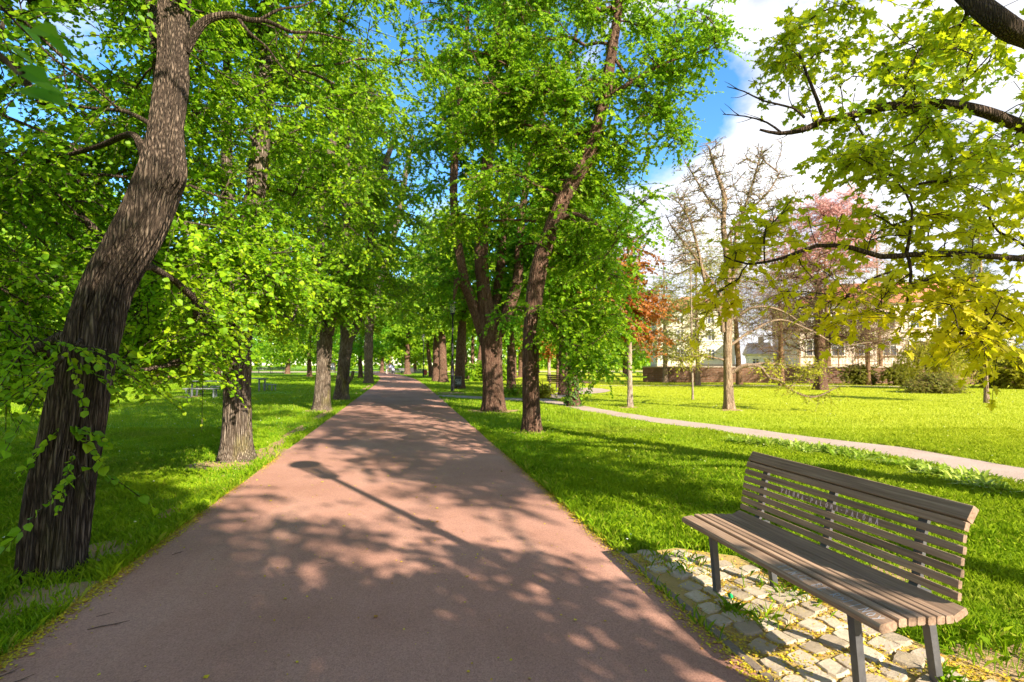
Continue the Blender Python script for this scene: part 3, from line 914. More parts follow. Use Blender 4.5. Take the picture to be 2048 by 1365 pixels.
# ---- right row ------------------------------------------------------------
def right_row():
    rng = np.random.default_rng(33)
    b = G(1063, 862)
    d = 11.35
    s0 = [np.append(b + [0, 0, -.1], .205), at(1063, 850, d, .20), at(1061, 760, d, .185), at(1062, 680, d, .185), at(1068, 600, d, .185), at(1080, 530, d, .185), at(1102, 460, d, .175), at(1135, 380, d, .165), at(1175, 315, d, .155),
          at(1203, 230, d, .145), at(1216, 170, d, .14), at(1230, 80, d, .115), at(1243, 0, d, .10), at(1255, -120, d, .07), at(1265, -260, d, .04)]
    s1 = [at(1106, 450, d, .07), at(1150, 425, d - .4, .05), at(1200, 450, d - .8, .035), at(1240, 470, d - 1, .02)]
    s2 = [at(1215, 185, d, .06), at(1270, 150, d - .3, .045), at(1340, 110, d - .5, .03), at(1430, 80, d - .6, .018)]
    s3 = [at(1228, 90, d, .04), at(1262, 140, d - .1, .028), at(1300, 172, d - .2, .018), at(1335, 215, d - .3, .010), at(1365, 262, d - .3, .004)]
    s4 = [at(1070, 600, d, .05), at(1110, 650, d - .6, .035), at(1150, 700, d - .9, .022), at(1200, 735, d - 1.1, .012)]
    bl = []
    for (cx, cy, rx, ry, dd, rd) in [(1250, 620, 95, 130, d - .3, 1.6), (1180, 700, 85, 60, d - .8, 1.1), (1270, 440, 110, 110, d, 1.8), (1150, 520, 120, 150, d + .2, 1.8), (1250, 220, 150, 130, d, 2.0), (1380, 90, 120, 90, d - .3, 1.6),
                                     (1150, 300, 120, 180, d + .8, 1.8), (1040, 180, 130, 200, d + .5, 1.8), (950, 260, 100, 220, d + .5, 1.6), (940, 420, 90, 90, d + .6, 1.2), (1120, -120, 330, 180, d, 2.6), (1030, 640, 60, 70, d + .4, .9)]:
        c = P(cx, cy, dd)
        bl.append((c[0], c[1], c[2], rx / FPX * d, rd, ry / FPX * d))
    t = trim(boughs(rng, bl, 1650, 1.7, 6, .42, (b[0], b[1])), True)
    px, py, dd = proj(t)
    tx = np.interp(py, [0, 80, 170, 315, 460, 600, 680, 850], [1243, 1230, 1216, 1175, 1102, 1068, 1062, 1063])
    keep = ~((np.abs(px - tx) < 44) & (dd < d) & (rng.random(len(t)) < .9))
    t = t[keep]; t = t[rng.permutation(len(t))[:1050]]
    t = np.vstack([t, [P(*q) for q in zip(rng.uniform(1285, 1385, 34), rng.uniform(165, 280, 34), rng.uniform(d - .5, d - .1, 34)) if abs(q[1] - np.interp(q[0], [1285, 1340, 1385], [170, 225, 275])) < 32]])
    t = np.vstack([t, [P(px_, np.interp(px_, [1100, 1150, 1210], [640, 700, 742]) + rng.normal(0, 14), d - np.interp(px_, [1100, 1150, 1210], [.5, .9, 1.1]) + rng.normal(0, .2)) for px_ in rng.uniform(1105, 1215, 26)]])
    make_tree('linden_tree', 'slender linden with a bare straight lower trunk, its upper stem leaning right over the grass', 'tree', b, [s0, s1, s2, s3, s4], t, rng, M['leaf'], M['bark_warm'],
              k=6, m=18, tl=.6, lsize=.070, trunk_sides=80, ring=.05, amp=.09, bark_k=8, max_r=.05, group='lindens along the right path edge', zmin=2.6, flare=.22)

    b = G(987, 821)
    d = 16.4
    s0 = [np.append(b + [0, 0, -.1], .36), at(987, 812, d, .355), at(985, 760, d, .325), at(983, 700, d, .34), at(980, 655, d, .36), at(970, 600, d, .24), at(962, 520, d, .22), at(964, 430, d, .21), at(975, 310, d, .18), at(985, 190, d, .16), at(992, 90, d, .13), at(1004, 0, d, .1), at(1015, -200, d, .05)]
    s1 = [at(970, 670, d, .2), at(950, 620, d, .19), at(932, 570, d - .2, .15), at(915, 490, d - .2, .14), at(905, 380, d - .2, .13), at(912, 260, d, .12), at(925, 140, d, .1), at(932, 20, d, .07)]
    s2 = [at(995, 670, d, .22), at(1015, 620, d + .2, .2), at(1035, 560, d + .4, .17), at(1040, 470, d + .6, .14), at(1058, 330, d + .7, .12), at(1090, 210, d + .8, .1), at(1140, 100, d + .8, .07), at(1170, 0, d + .9, .04)]
    s3 = [at(985, 650, d + .2, .2), at(998, 560, d + .6, .16), at(1010, 420, d + .8, .13), at(1030, 250, d + .8, .1), at(1035, 100, d + .8, .06)]
    s4 = [at(966, 690, d, .1), at(940, 600, d - .1, .13), at(916, 560, d - .3, .10), at(907, 600, d - .4, .03)]
    bl = []
    for (cx, cy, rx, ry, dd, rd) in [(940, 150, 110, 230, d, 2.4), (930, 420, 90, 160, d, 2.0), (900, 560, 70, 80, d + .3, 1.6), (1060, 250, 150, 280, d + .6, 2.4), (1060, 520, 110, 140, d + .8, 2.0), (1000, -180, 260, 200, d, 3.2), (1160, 420, 120, 190, d + 1.2, 2.0), (1020, 640, 90, 45, d - .6, 1.0), (890, 640, 40, 40, d + .6, 1.2)]:
        c = P(cx, cy, dd)
        bl.append((c[0], c[1], c[2], rx / FPX * d, rd, ry / FPX * d))
    t = trim(boughs(rng, bl, 1500, 1.7, 6, .55, (b[0], b[1])), True)
    px, py, dd = proj(t)
    t = thin(rng, t, [s0, s1, s2], 30, .8, -100, 700)[:950]
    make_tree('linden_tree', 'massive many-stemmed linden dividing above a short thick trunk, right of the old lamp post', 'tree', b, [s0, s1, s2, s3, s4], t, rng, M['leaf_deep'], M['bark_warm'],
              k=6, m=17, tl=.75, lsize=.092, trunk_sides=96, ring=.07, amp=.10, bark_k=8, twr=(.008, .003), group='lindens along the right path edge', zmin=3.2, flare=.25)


right_row()


# ---- trees of the mid distance with drawn trunks --------------------------
def simple_stem(px, d, w_px, lean=0.0, top=9.0, bend=0.0):
    r = w_px / 2 / FPX * d / math.sqrt(1 + ((px - 1024) / FPX) ** 2)
    b = PX(px, d)
    pts = []
    for z, f in ((-.1, 1.0), (.15, 1.0), (1.0, .9), (2.0, .88), (3.2, .82), (5.0, .62), (7.0, .42), (top, .18)):
        off = lean * max(z, 0) + bend * math.sin(max(z, 0) * .8)
        pts.append([b[0] + off * CY, b[1] - off * SY, z, r * f])
    return b, [np.array(pts)]


def side_tree(label, px, d, w_px, rng, blobs, n=260, leaf='leaf_far', lsize=.17, lean=0.0, top=10., bend=0., bark='bark_warm', right=False, group=None, name='linden_tree', cat='tree', k=5, m=12, zmin=2.4, trimit=True, tl=.9):
    b, st = simple_stem(px, d, w_px, lean, top, bend)
    bl = [(b[0] + q[0], b[1] + q[1], q[2], q[3], q[4], q[5]) for q in blobs]
    t = blob_points(rng, bl, int(n * 1.6), 1.8)
    if trimit: t = trim(t, right)
    t = t[:n]
    return make_tree(name, label, cat, b, st, t, rng, M[leaf], M[bark], k=k, m=m, tl=tl, lsize=lsize, trunk_sides=28, ring=.15, amp=.08, twr=(.012, .005), group=group, zmin=zmin)


rg = np.random.default_rng(5)
GR = 'lindens along the right path edge'
# ivy-clad tree and its neighbour by the gravel circle
b, st = simple_stem(1146, 18.3, 24, 0.0, 9)
bl = [(b[0] - .3, b[1], 6.0, 2.6, 2.4, 3.0), (b[0] + 1.0, b[1] - .5, 2.8, 2.2, 1.6, 1.1), (b[0] + .4, b[1], 4, 2.6, 2, 1.5)]
t = trim(blob_points(rg, bl, 560, 1.8), True, .5)[:340]
ivy_tree = make_tree('linden_tree', 'linden with ivy climbing the foot of its trunk beside the footpath', 'tree', b, st, t, rg, M['leaf'], M['bark_warm'], k=5, m=12, tl=.7, lsize=.12, trunk_sides=40, ring=.08, amp=.08, group=GR, zmin=2.2)
n = 520
zz = rg.uniform(0, 1.5, n) ** 1.25; aa = rg.uniform(0, 2 * math.pi, n)
rr = .235 + rg.uniform(0, .07, n) + .12 * np.exp(-zz / .2)
pos = np.stack([np.cos(aa) * rr, np.sin(aa) * rr, zz], 1); nr = np.stack([np.cos(aa), np.sin(aa), rg.normal(.3, .3, n)], 1)
dd_ = np.stack([-np.sin(aa), np.cos(aa), rg.normal(-.5, .6, n)], 1)
link('ivy', leaves_mesh('ivy', T_LIND, pos, dd_, nr, rg.uniform(.05, .10, n)), M['leaf_ivy'], ivy_tree)

side_tree('linden with a pale trunk just left of the ivy-clad one at the gravel circle', 1126, 25.0, 19, rg, [(0, 0, 7, 2.6, 3, 3.4), (.5, 0, 4, 2.4, 2.4, 1.4)], 200, right=True, group=GR)
side_tree('linden with a burled trunk forking low, standing behind the old lamp post', 918, 31.5, 22, rg, [(-.3, 0, 8.5, 3.0, 3, 4), (.5, 0, 5.0, 2.8, 2.4, 1.6)], 260, lean=.05, right=True, group=GR)
side_tree('linden with a mossy trunk, nearest left neighbour of the burled forked linden', 887, 43, 18, rg, [(0, 0, 10, 3.2, 3.4, 4.4), (.3, 0, 5.5, 3, 3, 1.8)], 230, lsize=.2, lean=-.03, right=True, group=GR)
side_tree('linden with a sunlit patchy trunk close against the mossy one by the path', 873, 46, 17, rg, [(0, 0, 10, 3.0, 3.4, 4.8), (.2, 0, 6, 3, 3, 2)], 220, lsize=.22, right=True, group=GR)
side_tree('slanting linden further up the right path edge beyond the red litter bin', 863, 62, 10, rg, [(0, 0, 10, 3.6, 3.6, 5), (0, 0, 5.5, 3, 3, 2)], 180, lsize=.28, lean=-.12, right=True, group=GR)
side_tree('linden beyond the far lamp post on the right of the path bend', 815, 78, 13, rg, [(0, 0, 10, 4.5, 4, 5.5), (0, 0, 5, 4.2, 3.5, 2.4)], 200, lsize=.36, right=True, group=GR)
for px, d, w, la, l2 in ((934, 52, 9, .08, 'thin young tree leaning, left one of the trio in the bushes right of the lamp'), (944, 55, 8, -.02, 'thin young tree standing upright in the middle of the trio right of the lamp'), (953, 50, 10, -.14, 'thin young tree leaning right, last of the trio right of the lamp')):
    side_tree(l2, px, d, w, rg, [(0, 0, 6, 2.6, 2.6, 3), (0, 0, 3.8, 2.2, 2.2, 1.4)], 110, lsize=.24, lean=-la, right=True, group='young trees beyond the lamp', name='young_tree', top=7)
side_tree('rough-barked tree half hidden behind the massive many-stemmed linden', 1022, 27, 18, rg, [(.2, 0, 8, 3, 3, 4), (.5, 0, 5, 2.6, 2.4, 1.6)], 200, right=True, group=GR)
side_tree('dark trunked tree on the shaded lawn left of the slender linden', 1028, 56, 11, rg, [(0, 0, 8, 3.5, 3.5, 4), (0, 0, 4.5, 3, 3, 1.6)], 150, lsize=.26, right=True, group='trees on the far lawn')
side_tree('second dark trunked tree on the shaded lawn, touching the slender linden in view', 1042, 60, 12, rg, [(0, 0, 9, 3.5, 3.5, 4), (0, 0, 4.8, 3, 3, 1.6)], 150, lsize=.26, right=True, group='trees on the far lawn')
side_tree('slim dark trunk behind the side-on bench at the gravel circle', 1115, 33, 6, rg, [(0, 0, 6, 2.2, 2.4, 2.6), (0, 0, 3.4, 1.8, 1.8, 1)], 110, lsize=.17, right=True, group='trees on the far lawn', top=7)

# copper-leaved tree
side_tree('copper tree with rust red leaves and a slim pale lower trunk on the sunny lawn', 1259, 17.8, 11, rg, [(.2, 0, 3.2, 1.2, 1.0, 1.0), (-.3, 0, 4.6, 1.5, 1.2, 1.7), (.9, 0, 2.4, .8, .7, .7), (.6, 0, 3.6, 1.0, 1.0, .9)], 165, leaf='leaf_red', lsize=.09, bark='bark_young',
          name='copper_tree', k=5, m=10, zmin=1.2, top=5.2, trimit=False, tl=.5)
side_tree('copper tree further off, its orange leaves showing left of the ivy-clad linden', 1098, 45, 7, rg, [(0, 0, 3.6, 2.4, 2, 1.2), (0, 0, 5.5, 2, 2, 1.6)], 120, leaf='leaf_red', lsize=.2, bark='bark_young', name='copper_tree', zmin=1.6, top=6.5, trimit=False)


# the bare tree with cut-back limbs
def bare_tree():
    rng = np.random.default_rng(8)
    d = 17.0
    b = G(1455, 818)
    s0 = [np.append(b + [0, 0, -.1], .175), at(1455, 812, d, .17), at(1455, 760, d, .155), at(1455, 700, d, .15), at(1457, 650, d, .14), at(1460, 590, d, .12), at(1458, 520, d, .11), at(1452, 450, d, .095), at(1455, 390, d, .08), at(1440, 340, d, .06), at(1425, 285, d, .035)]
    st = [s0]
    st.append([at(1448, 665, d, .09), at(1440, 620, d, .075), at(1415, 570, d - .2, .065), at(1400, 500, d - .3, .05), at(1385, 440, d - .3, .04), at(1362, 400, d - .3, .022)])
    st.append([at(1462, 630, d, .08), at(1470, 560, d + .2, .07), at(1475, 480, d + .4, .06), at(1500, 400, d + .4, .045), at(1520, 340, d + .4, .035), at(1535, 285, d + .4, .02)])
    st.append([at(1455, 480, d, .06), at(1490, 430, d - .2, .05), at(1540, 385, d - .3, .035), at(1570, 340, d - .3, .018)])
    st.append([at(1455, 430, d, .05), at(1420, 390, d + .2, .04), at(1390, 340, d + .2, .025), at(1375, 315, d + .2, .015)])
    st.append([at(1450, 600, d, .06), at(1420, 555, d + .3, .05), at(1385, 500, d + .4, .04), at(1350, 455, d + .4, .028), at(1335, 425, d + .4, .012)])
    st.append([at(1460, 560, d, .06), at(1500, 510, d - .3, .05), at(1545, 460, d - .4, .038), at(1580, 420, d - .4, .025), at(1605, 375, d - .4, .012)])
    st.append([at(1462, 745, d, .075), at(1490, 731, d - .2, .07), at(1520, 735, d - .4, .055), at(1538, 756, d - .6, .045), at(1560, 762, d - .7, .042), at(1580, 780, d - .8, .038), at(1625, 794, d - .9, .03), at(1672, 775, d - 1.0, .018)])
    st.append([at(1478, 736, d - .1, .05), at(1530, 727, d + .2, .04), at(1590, 735, d + .4, .03), at(1650, 750, d + .5, .018)])
    st.append([at(1463, 690, d, .05), at(1500, 665, d + .3, .042), at(1560, 640, d + .6, .035), at(1620, 660, d + .8, .03), at(1680, 690, d + 1, .02), at(1740, 685, d + 1.2, .012)])
    st.append([at(1465, 640, d, .05), at(1510, 615, d - .2, .045), at(1560, 620, d - .4, .04), at(1610, 650, d - .6, .025)])
    st.append([at(1448, 720, d, .04), at(1400, 712, d - .3, .03), at(1360, 722, d - .5, .018)])
    st.append([at(1576, 776, d - .8, .025), at(1610, 745, d - .9, .018), at(1640, 720, d - .9, .01)])
    bl = []
    for (cx, cy, rx, ry, n_) in [(1425, 330, 45, 60, 1), (1525, 330, 50, 60, 1), (1455, 400, 110, 70, 1.2), (1380, 430, 55, 70, 1.2), (1555, 410, 60, 80, 1.2), (1350, 520, 40, 60, .5), (1510, 490, 60, 80, .8), (1420, 600, 60, 80, .5), (1520, 620, 70, 60, .5)]:
        c = P(cx, cy, d)
        bl.append((c[0], c[1], c[2], rx / FPX * d, 1.2, ry / FPX * d, n_))
    t = blob_points(rng, bl, 560, 1.6)
    root = make_tree('bare_tree', 'pale bare tree with knobbly cut-back limbs and one low branch drooping to the lawn', 'tree', b, st, t, rng, M['leaf_bud'], M['bark_pale'], tmpl=T_DIAM, k=5, m=2, tl=.30, lsize=.045,
                     trunk_sides=40, ring=.08, amp=.07, r_tip=.011, max_r=.05, arch=.15, zmin=2.6, twr=(.010, .005), droop=.1, seg=.22, updown=.15)
    # leafy sprays of small yellow-green leaves near the low branches
    c = []
    for st_ in (st[-1], st[-2], st[-5], st[-6]):
        cc = catmull(np.array(st_), .05)[:, :3]
        c.append(cc[rng.integers(len(cc) // 4, len(cc), 42)])
    c = np.vstack(c)
    tw, lv = sprays(rng, c, rng.normal(0, 1, c.shape) + [0, 0, .5], 2, 7, .5, .0, .06, .2)
    mbt = MB(); twig_mesh(mbt, tw, .006, .002); mbt.build('twigs', M['bark_pale'], root, b)
    link('crown', leaves_mesh('crown', T_LIND, lv[0] - b, lv[1], lv[2], lv[3]), M['leaf_gold'], root)


bare_tree()


def twiggy_tree(label, name, px, d, w, blobs, n, leaf, bark, lsize, m, k=5, tl=.9, rt=.010, seed=1, top=9, droop=.25, updown=0.05, arch=.3, zmin=2.0, twr=(.009, .004), tmpl=T_DIAM, lean=0.0):
    rng = np.random.default_rng(seed)
    b, st = simple_stem(px, d, w, lean, top)
    bl = [(b[0] + q[0], b[1] + q[1], q[2], q[3], q[4], q[5]) for q in blobs]
    t = blob_points(rng, bl, n, 1.8)
    return make_tree(name, label, 'tree', b, st, t, rng, M[leaf], M[bark], tmpl=tmpl, k=k, m=m, tl=tl, lsize=lsize, trunk_sides=28, ring=.15, amp=.08, r_tip=rt, max_r=.14, arch=arch, zmin=zmin, twr=twr, droop=droop, updown=updown)


twiggy_tree('wide spreading tree with bare orange-brown twigs in front of the brick wall', 'spreading_tree', 1640, 30, 27, [(0, 0, 5.2, 5.2, 3.6, 2.6), (1.5, 0, 3.4, 5, 3, 1.4), (-1, 0, 7.2, 3.6, 3, 2.2)], 480, 'leaf_bud', 'bark_warm', .07, 2, k=7, tl=1.3, seed=3, top=6, zmin=1.5, rt=.012, updown=-.1, droop=.3)
twiggy_tree('tangled tree of bare tan twigs between the knobbly bare tree and the pale house', 'tangled_tree', 1562, 36, 12, [(0, 0, 4.2, 3.6, 2.6, 2.4), (0, 0, 6.5, 2.8, 2.2, 2.0)], 300, 'leaf_bud', 'twig_warm', .07, 2, k=8, tl=1.1, seed=31, top=6, zmin=1.3, rt=.010, updown=-.05, droop=.3)
twiggy_tree('tangled tree of rusty bare twigs directly before the windows of the pale house', 'tangled_tree', 1735, 37, 11, [(0, 0, 3.6, 3.4, 2.4, 2.0), (.4, 0, 5.6, 2.6, 2.2, 1.8)], 280, 'leaf_bud', 'twig_warm', .07, 2, k=8, tl=1.1, seed=32, top=5.5, zmin=1.2, rt=.010, updown=-.1, droop=.3)
twiggy_tree('tall tree with pinkish red young leaves rising behind the bare spreading tree', 'pink_leaved_tree', 1655, 47, 16, [(0, 0, 13, 6.0, 3.5, 4.2), (1.5, 0, 16, 4.2, 3, 3.0), (-2, 0, 11, 4, 3, 3)], 420, 'leaf_pink', 'twig_warm', .20, 8, k=5, tl=1.3, seed=4, top=17, zmin=4, arch=.4, updown=.25, twr=(.014, .006))
twiggy_tree('pale spring tree with sparse yellow-green buds behind the young sapling', 'budding_tree', 1395, 36, 10, [(0, 0, 5.5, 3.6, 3, 3.6), (.5, 0, 9, 3, 2.6, 2.6), (-1.2, 0, 3, 2.6, 2.2, 1.2)], 330, 'leaf_bud', 'bark_pale', .10, 9, k=5, tl=.9, seed=6, top=11, zmin=1.5)
twiggy_tree('second pale budding tree between the copper tree and the cream house', 'budding_tree', 1330, 42, 10, [(0, 0, 6, 3.4, 3, 3.2), (0, 0, 3.0, 3.2, 2.6, 1.4)], 260, 'leaf_bud', 'bark_pale', .12, 10, k=5, tl=.9, seed=7, top=10, zmin=1.5)
twiggy_tree('bare-twigged tree standing by the wall behind the knobbly bare tree', 'budding_tree', 1478, 38, 13, [(0, 0, 6.5, 3.6, 3, 3.6), (.5, 0, 10, 3, 2.5, 3)], 300, 'leaf_bud', 'twig_warm', .09, 4, k=6, tl=1.0, seed=9, top=12, zmin=2.5, lean=-.04)
twiggy_tree('tall feathery tree in rusty bud between the roof and the spruce', 'budding_tree', 1760, 50, 12, [(0, 0, 9, 4, 3, 4), (0, 0, 14, 3, 2.5, 3)], 260, 'leaf_bud', 'twig_warm', .10, 3, k=6, tl=1.2, seed=10, top=16, zmin=3)


def spruce():
    rng = np.random.default_rng(12)
    b = PX(1952, 42)
    st = [np.array([[b[0], b[1], -.1, .32], [b[0], b[1], 3, .27], [b[0], b[1], 9, .16], [b[0], b[1], 15.6, .03]])]
    t = []
    for z in np.arange(1.6, 15.3, .55):
        R = 3.4 * (1 - z / 16.2) + .2
        for a in np.linspace(0, 2 * math.pi, max(5, int(R * 4)), endpoint=False):
            a += rng.uniform(-.3, .3); r_ = R * rng.uniform(.75, 1.05)
            for f in (1.0, .6):
                t.append([b[0] + math.cos(a) * r_ * f, b[1] + math.sin(a) * r_ * f, z - .32 * r_ * f + .1 * rng.normal()])
    make_tree('spruce_tree', 'tall dark spruce with drooping boughs at the right end of the pale house', 'tree', b, st, np.array(t), rng, M['leaf_conifer'], M['twig_warm'], tmpl=T_BLADE, k=5, m=11, tl=.7, lsize=.26, droop=.35, trunk_sides=16, ring=.4, zmin=.8, arch=-.05, twigs=False, pathcost=.1, flat=.9, updown=-.3)


spruce()


def willow():
    rng = np.random.default_rng(14)
    b = PX(1868, 31)
    st = [np.array([[b[0], b[1], -.1, .16], [b[0], b[1], .8, .13], [b[0] + .1, b[1], 1.8, .10], [b[0], b[1], 2.6, .05]])]
    n = 90
    a = rng.uniform(0, 2 * math.pi, n); r = 1.9 * np.sqrt(rng.uniform(0, 1, n))
    t = np.stack([b[0] + np.cos(a) * r, b[1] + np.sin(a) * r * .8, 3.1 - .32 * r ** 2 * .5 + rng.normal(0, .15, n)], 1)
    make_tree('weeping_willow', 'small weeping willow with yellow-green hanging strands in front of the pale house', 'tree', b, st, t, rng, M['leaf_gold'], M['twig_warm'], tmpl=T_BLADE, k=5, m=26, tl=1.5, lsize=.22, droop=.35, updown=-2.2, trunk_sides=12, ring=.2, zmin=1.0, flat=.9)


willow()


def bush(label, name, px, d, blobs, n, leaf, lsize, seed, k=5, m=10, tl=.5, cat='bush'):
    rng = np.random.default_rng(seed)
    b = PX(px, d)
    st = [np.array([[b[0] + o, b[1] + o * .5, -.1, .04], [b[0] + o * 1.6, b[1] + o, .35, .03], [b[0] + o * 3, b[1] + o, .8, .012]]) for o in (-.15, .02, .17)]
    t = blob_points(rng, [(b[0] + q[0], b[1] + q[1], q[2], q[3], q[4], q[5]) for q in blobs], n, 2.2)
    t = t[t[:, 2] > .12]
    return make_tree(name, label, cat, b, st, t, rng, M[leaf], M['twig_warm'], k=k, m=m, tl=tl, lsize=lsize, trunk_sides=8, ring=.15, zmin=0.05, r_tip=.006, flare=0, twr=(.007, .003))


bush('low spreading brownish bush on the meadow in front of the weeping willow', 'spreading_bush', 1858, 27, [(0, 0, .35, 1.7, 1.3, .55), (.4, 0, .7, .9, .8, .4)], 260, 'leaf_bush', .08, 1)
bush('rounded golden-green bush at the right end of the brick wall', 'rounded_bush', 1992, 33, [(0, 0, 1.2, 1.7, 1.4, 1.3)], 240, 'leaf_gold', .11, 2)
bush('tall golden bush cut off by the right photo edge beyond the ivy-clad stump', 'rounded_bush', 2050, 31, [(0, 0, 1.4, 1.5, 1.3, 1.5)], 220, 'leaf_gold', .11, 3)
bush('dark green bush against the foot of the brick wall beside the fence', 'wall_bush', 1720, 37.6, [(0, 0, .8, 1.6, .7, .8)], 150, 'leaf_bush', .12, 4)
bush('olive bush growing against the wall just left of the willow', 'wall_bush', 1800, 36.5, [(0, 0, .8, 1.7, .7, .9)], 150, 'leaf_bush', .12, 5)
bush('fresh green bush among the thin young trees right of the lamp', 'green_bush', 965, 46, [(0, 0, 1.0, 2.4, 1.8, 1.2), (1.5, 0, .8, 1.5, 1.2, .9)], 150, 'leaf_far', .17, 6)
bush('low green bush in the tall grass behind the massive linden', 'green_bush', 1030, 24.5, [(0, 0, .22, .6, .6, .25)], 60, 'leaf', .08, 7)
bush('small yellow-green shoot beside the slender linden trunk', 'green_bush', 1083, 22.5, [(0, 0, .35, .25, .25, .3)], 24, 'leaf_gold', .09, 8)

# slim trunk with white patch and ivy, its golden crown hanging low
side_tree('small golden tree with a short ivy-wrapped pale trunk on the right-hand meadow', 1969, 19.6, 11, rg, [(0, 0, 2.3, .9, .8, .6), (.3, 0, 3.4, 1.1, .9, .8)], 120, leaf='leaf_gold', lsize=.09, bark='bark_pale', name='golden_tree', zmin=1.0, top=4, trimit=False, tl=.5)
# staked sapling
sap = side_tree('thin staked sapling with a few yellow-green leaves left of the knobbly bare tree', 1384, 21.5, 4.2, rg, [(-.1, 0, 2.5, .5, .5, .7), (.1, 0, 1.9, .6, .5, .4)], 40, leaf='leaf_gold', lsize=.07, bark='bark_young', name='sapling', zmin=1.0, top=4.2, trimit=False, k=3, m=7, tl=.35)


# ---- the maple whose branches reach into the frame ------------------------
def maple():
    rng = np.random.default_rng(40)
    b = np.array([7.4, 3.2, 0.0])
    s0 = [np.append(b + [0, 0, -.1], .32), np.append(b + [0, 0, .5], .29), np.append(b + [-.1, 0, 1.8], .26), np.append(b + [-.2, -.1, 3.2], .25), np.append(b + [-.2, 0, 5], .2), np.append(b + [0, .2, 7.5], .12), np.append(b + [.2, .3, 10], .05)]
    s1 = [np.append(b + [-.2, 0, 2.2], .14), at(2230, 330, 4.9, .10), at(2048, 236, 4.6, .075), at(1960, 205, 4.6, .065), at(1880, 195, 4.65, .055), at(1790, 202, 4.7, .05), at(1720, 220, 4.75, .042), at(1660, 232, 4.8, .036), at(1620, 250, 4.8, .03), at(1570, 258, 4.85, .02), at(1530, 250, 4.9, .012)]
    s2 = [np.append(b + [-.2, 0, 1.9], .11), at(2200, 530, 4.3, .06), at(2048, 516, 4.0, .036), at(1930, 507, 3.95, .032), at(1830, 508, 3.9, .028), at(1770, 512, 3.9, .025), at(1710, 494, 3.9, .022), at(1640, 490, 3.95, .018), at(1570, 515, 4.0, .014), at(1500, 527, 4.05, .010), at(1450, 510, 4.1, .006)]
    s3 = [np.append(b + [-.2, -.1, 2.6], .16), at(2160, 120, 4.3, .13), at(2048, 38, 4.2, .12), at(1990, -10, 4.3, .11), at(1900, -90, 4.6, .09), at(1750, -180, 5, .05)]
    s4 = [at(1662, 232, 4.8, .025), at(1650, 190, 4.8, .02), at(1632, 140, 4.85, .016), at(1615, 90, 4.9, .010)]
    s5 = [at(1622, 225, 4.8, .016), at(1600, 205, 4.85, .012), at(1540, 190, 4.9, .010), at(1500, 170, 4.95, .007), at(1465, 160, 5.0, .004)]
    s6 = [at(1575, 257, 4.85, .012), at(1545, 235, 4.9, .010), at(1500, 222, 4.95, .007), at(1455, 218, 5.0, .004)]
    dead = []
    for (x0, y0, a0, L0) in [(1600, 205, 2.3, 60), (1570, 197, 3.6, 45), (1540, 190, 2.4, 55), (1510, 173, 3.5, 40), (1490, 167, 2.5, 35), (1545, 235, 2.2, 50), (1515, 226, 3.7, 35), (1490, 221, 2.6, 40), (1470, 219, 3.4, 25), (1640, 236, 2.0, 80), (1632, 140, 2.6, 70), (1620, 105, 3.0, 60), (1590, 258, 3.5, 40), (1640, 170, 2.9, 55)]:
        ln = [(x0, y0)]
        for q in range(3):
            a0 += rng.normal(0, .3); ln.append((ln[-1][0] + math.cos(a0) * L0 / 3, ln[-1][1] - math.sin(a0) * L0 / 3))
        dz = rng.normal(0, .08)
        dead.append([at(ln[q][0], ln[q][1], 4.9 + dz * q, .0055 - .0014 * q) for q in range(4)])
    s7 = [at(1820, 508, 3.9, .018), at(1828, 470, 3.85, .013), at(1835, 410, 3.85, .010), at(1800, 350, 3.9, .008), at(1730, 308, 4.0, .005)]
    s8 = [at(1822, 508, 3.9, .016), at(1828, 545, 3.85, .013), at(1815, 620, 3.8, .008), at(1800, 665, 3.8, .005)]
    s9 = [at(1800, 540, 3.9, .010), at(1740, 560, 3.95, .008), at(1690, 600, 4.0, .006), at(1650, 640, 4.05, .004)]
    regions = [  # px, py, rx, ry, d0, d1, weight
        (1790, 60, 240, 90, 4.2, 6.0, 105), (1930, 180, 150, 130, 4.0, 5.6, 70), (1760, 190, 130, 70, 4.4, 5.4, 40), (1830, 300, 150, 80, 3.9, 5.0, 55), (1960, 360, 110, 100, 3.6, 4.8, 40), (1700, 320, 80, 40, 3.9, 4.6, 18),
        (1620, 400, 90, 30, 3.9, 4.6, 9), (1740, 440, 150, 40, 3.8, 4.5, 18), (1560, 470, 120, 40, 3.9, 4.5, 16), (1900, 470, 130, 50, 3.6, 4.3, 18), (1640, 570, 150, 50, 3.8, 4.5, 17), (1820, 580, 120, 50, 3.5, 4.3, 18), (1970, 590, 90, 90, 3.3, 4.2, 36), (1940, 690, 70, 40, 3.3, 3.9, 18),
        (1440, 560, 60, 60, 4.0, 4.5, 9), (1600, 90, 60, 60, 4.6, 5.4, 16), (2120, 350, 120, 320, 3.6, 5.4, 70), (1420, 640, 40, 35, 4.2, 4.5, 4)]
    t = []
    for (cx, cy, rx, ry, d0, d1, w) in regions:
        for _ in range(int(w * .62)):
            a = rng.uniform(0, 2 * math.pi); r = math.sqrt(rng.uniform(0, 1))
            t.append(P(cx + rx * r * math.cos(a), cy + ry * r * math.sin(a), rng.uniform(d0, d1)))
    t = np.array(t)
    px, py, d = proj(t)
    hid = np.zeros(len(t), bool)
    for st_ in (s1, s2, s3):
        lx, ly, ld_ = proj(np.array(st_)[1:, :3])
        by = np.interp(px, lx[::-1], ly[::-1], left=-999, right=-999)
        bd = np.interp(px, lx[::-1], ld_[::-1])
        hid |= (np.abs(py - by) < 45) & (d < bd + .12)
    t = t[~(hid & (rng.random(len(t)) < .8))]
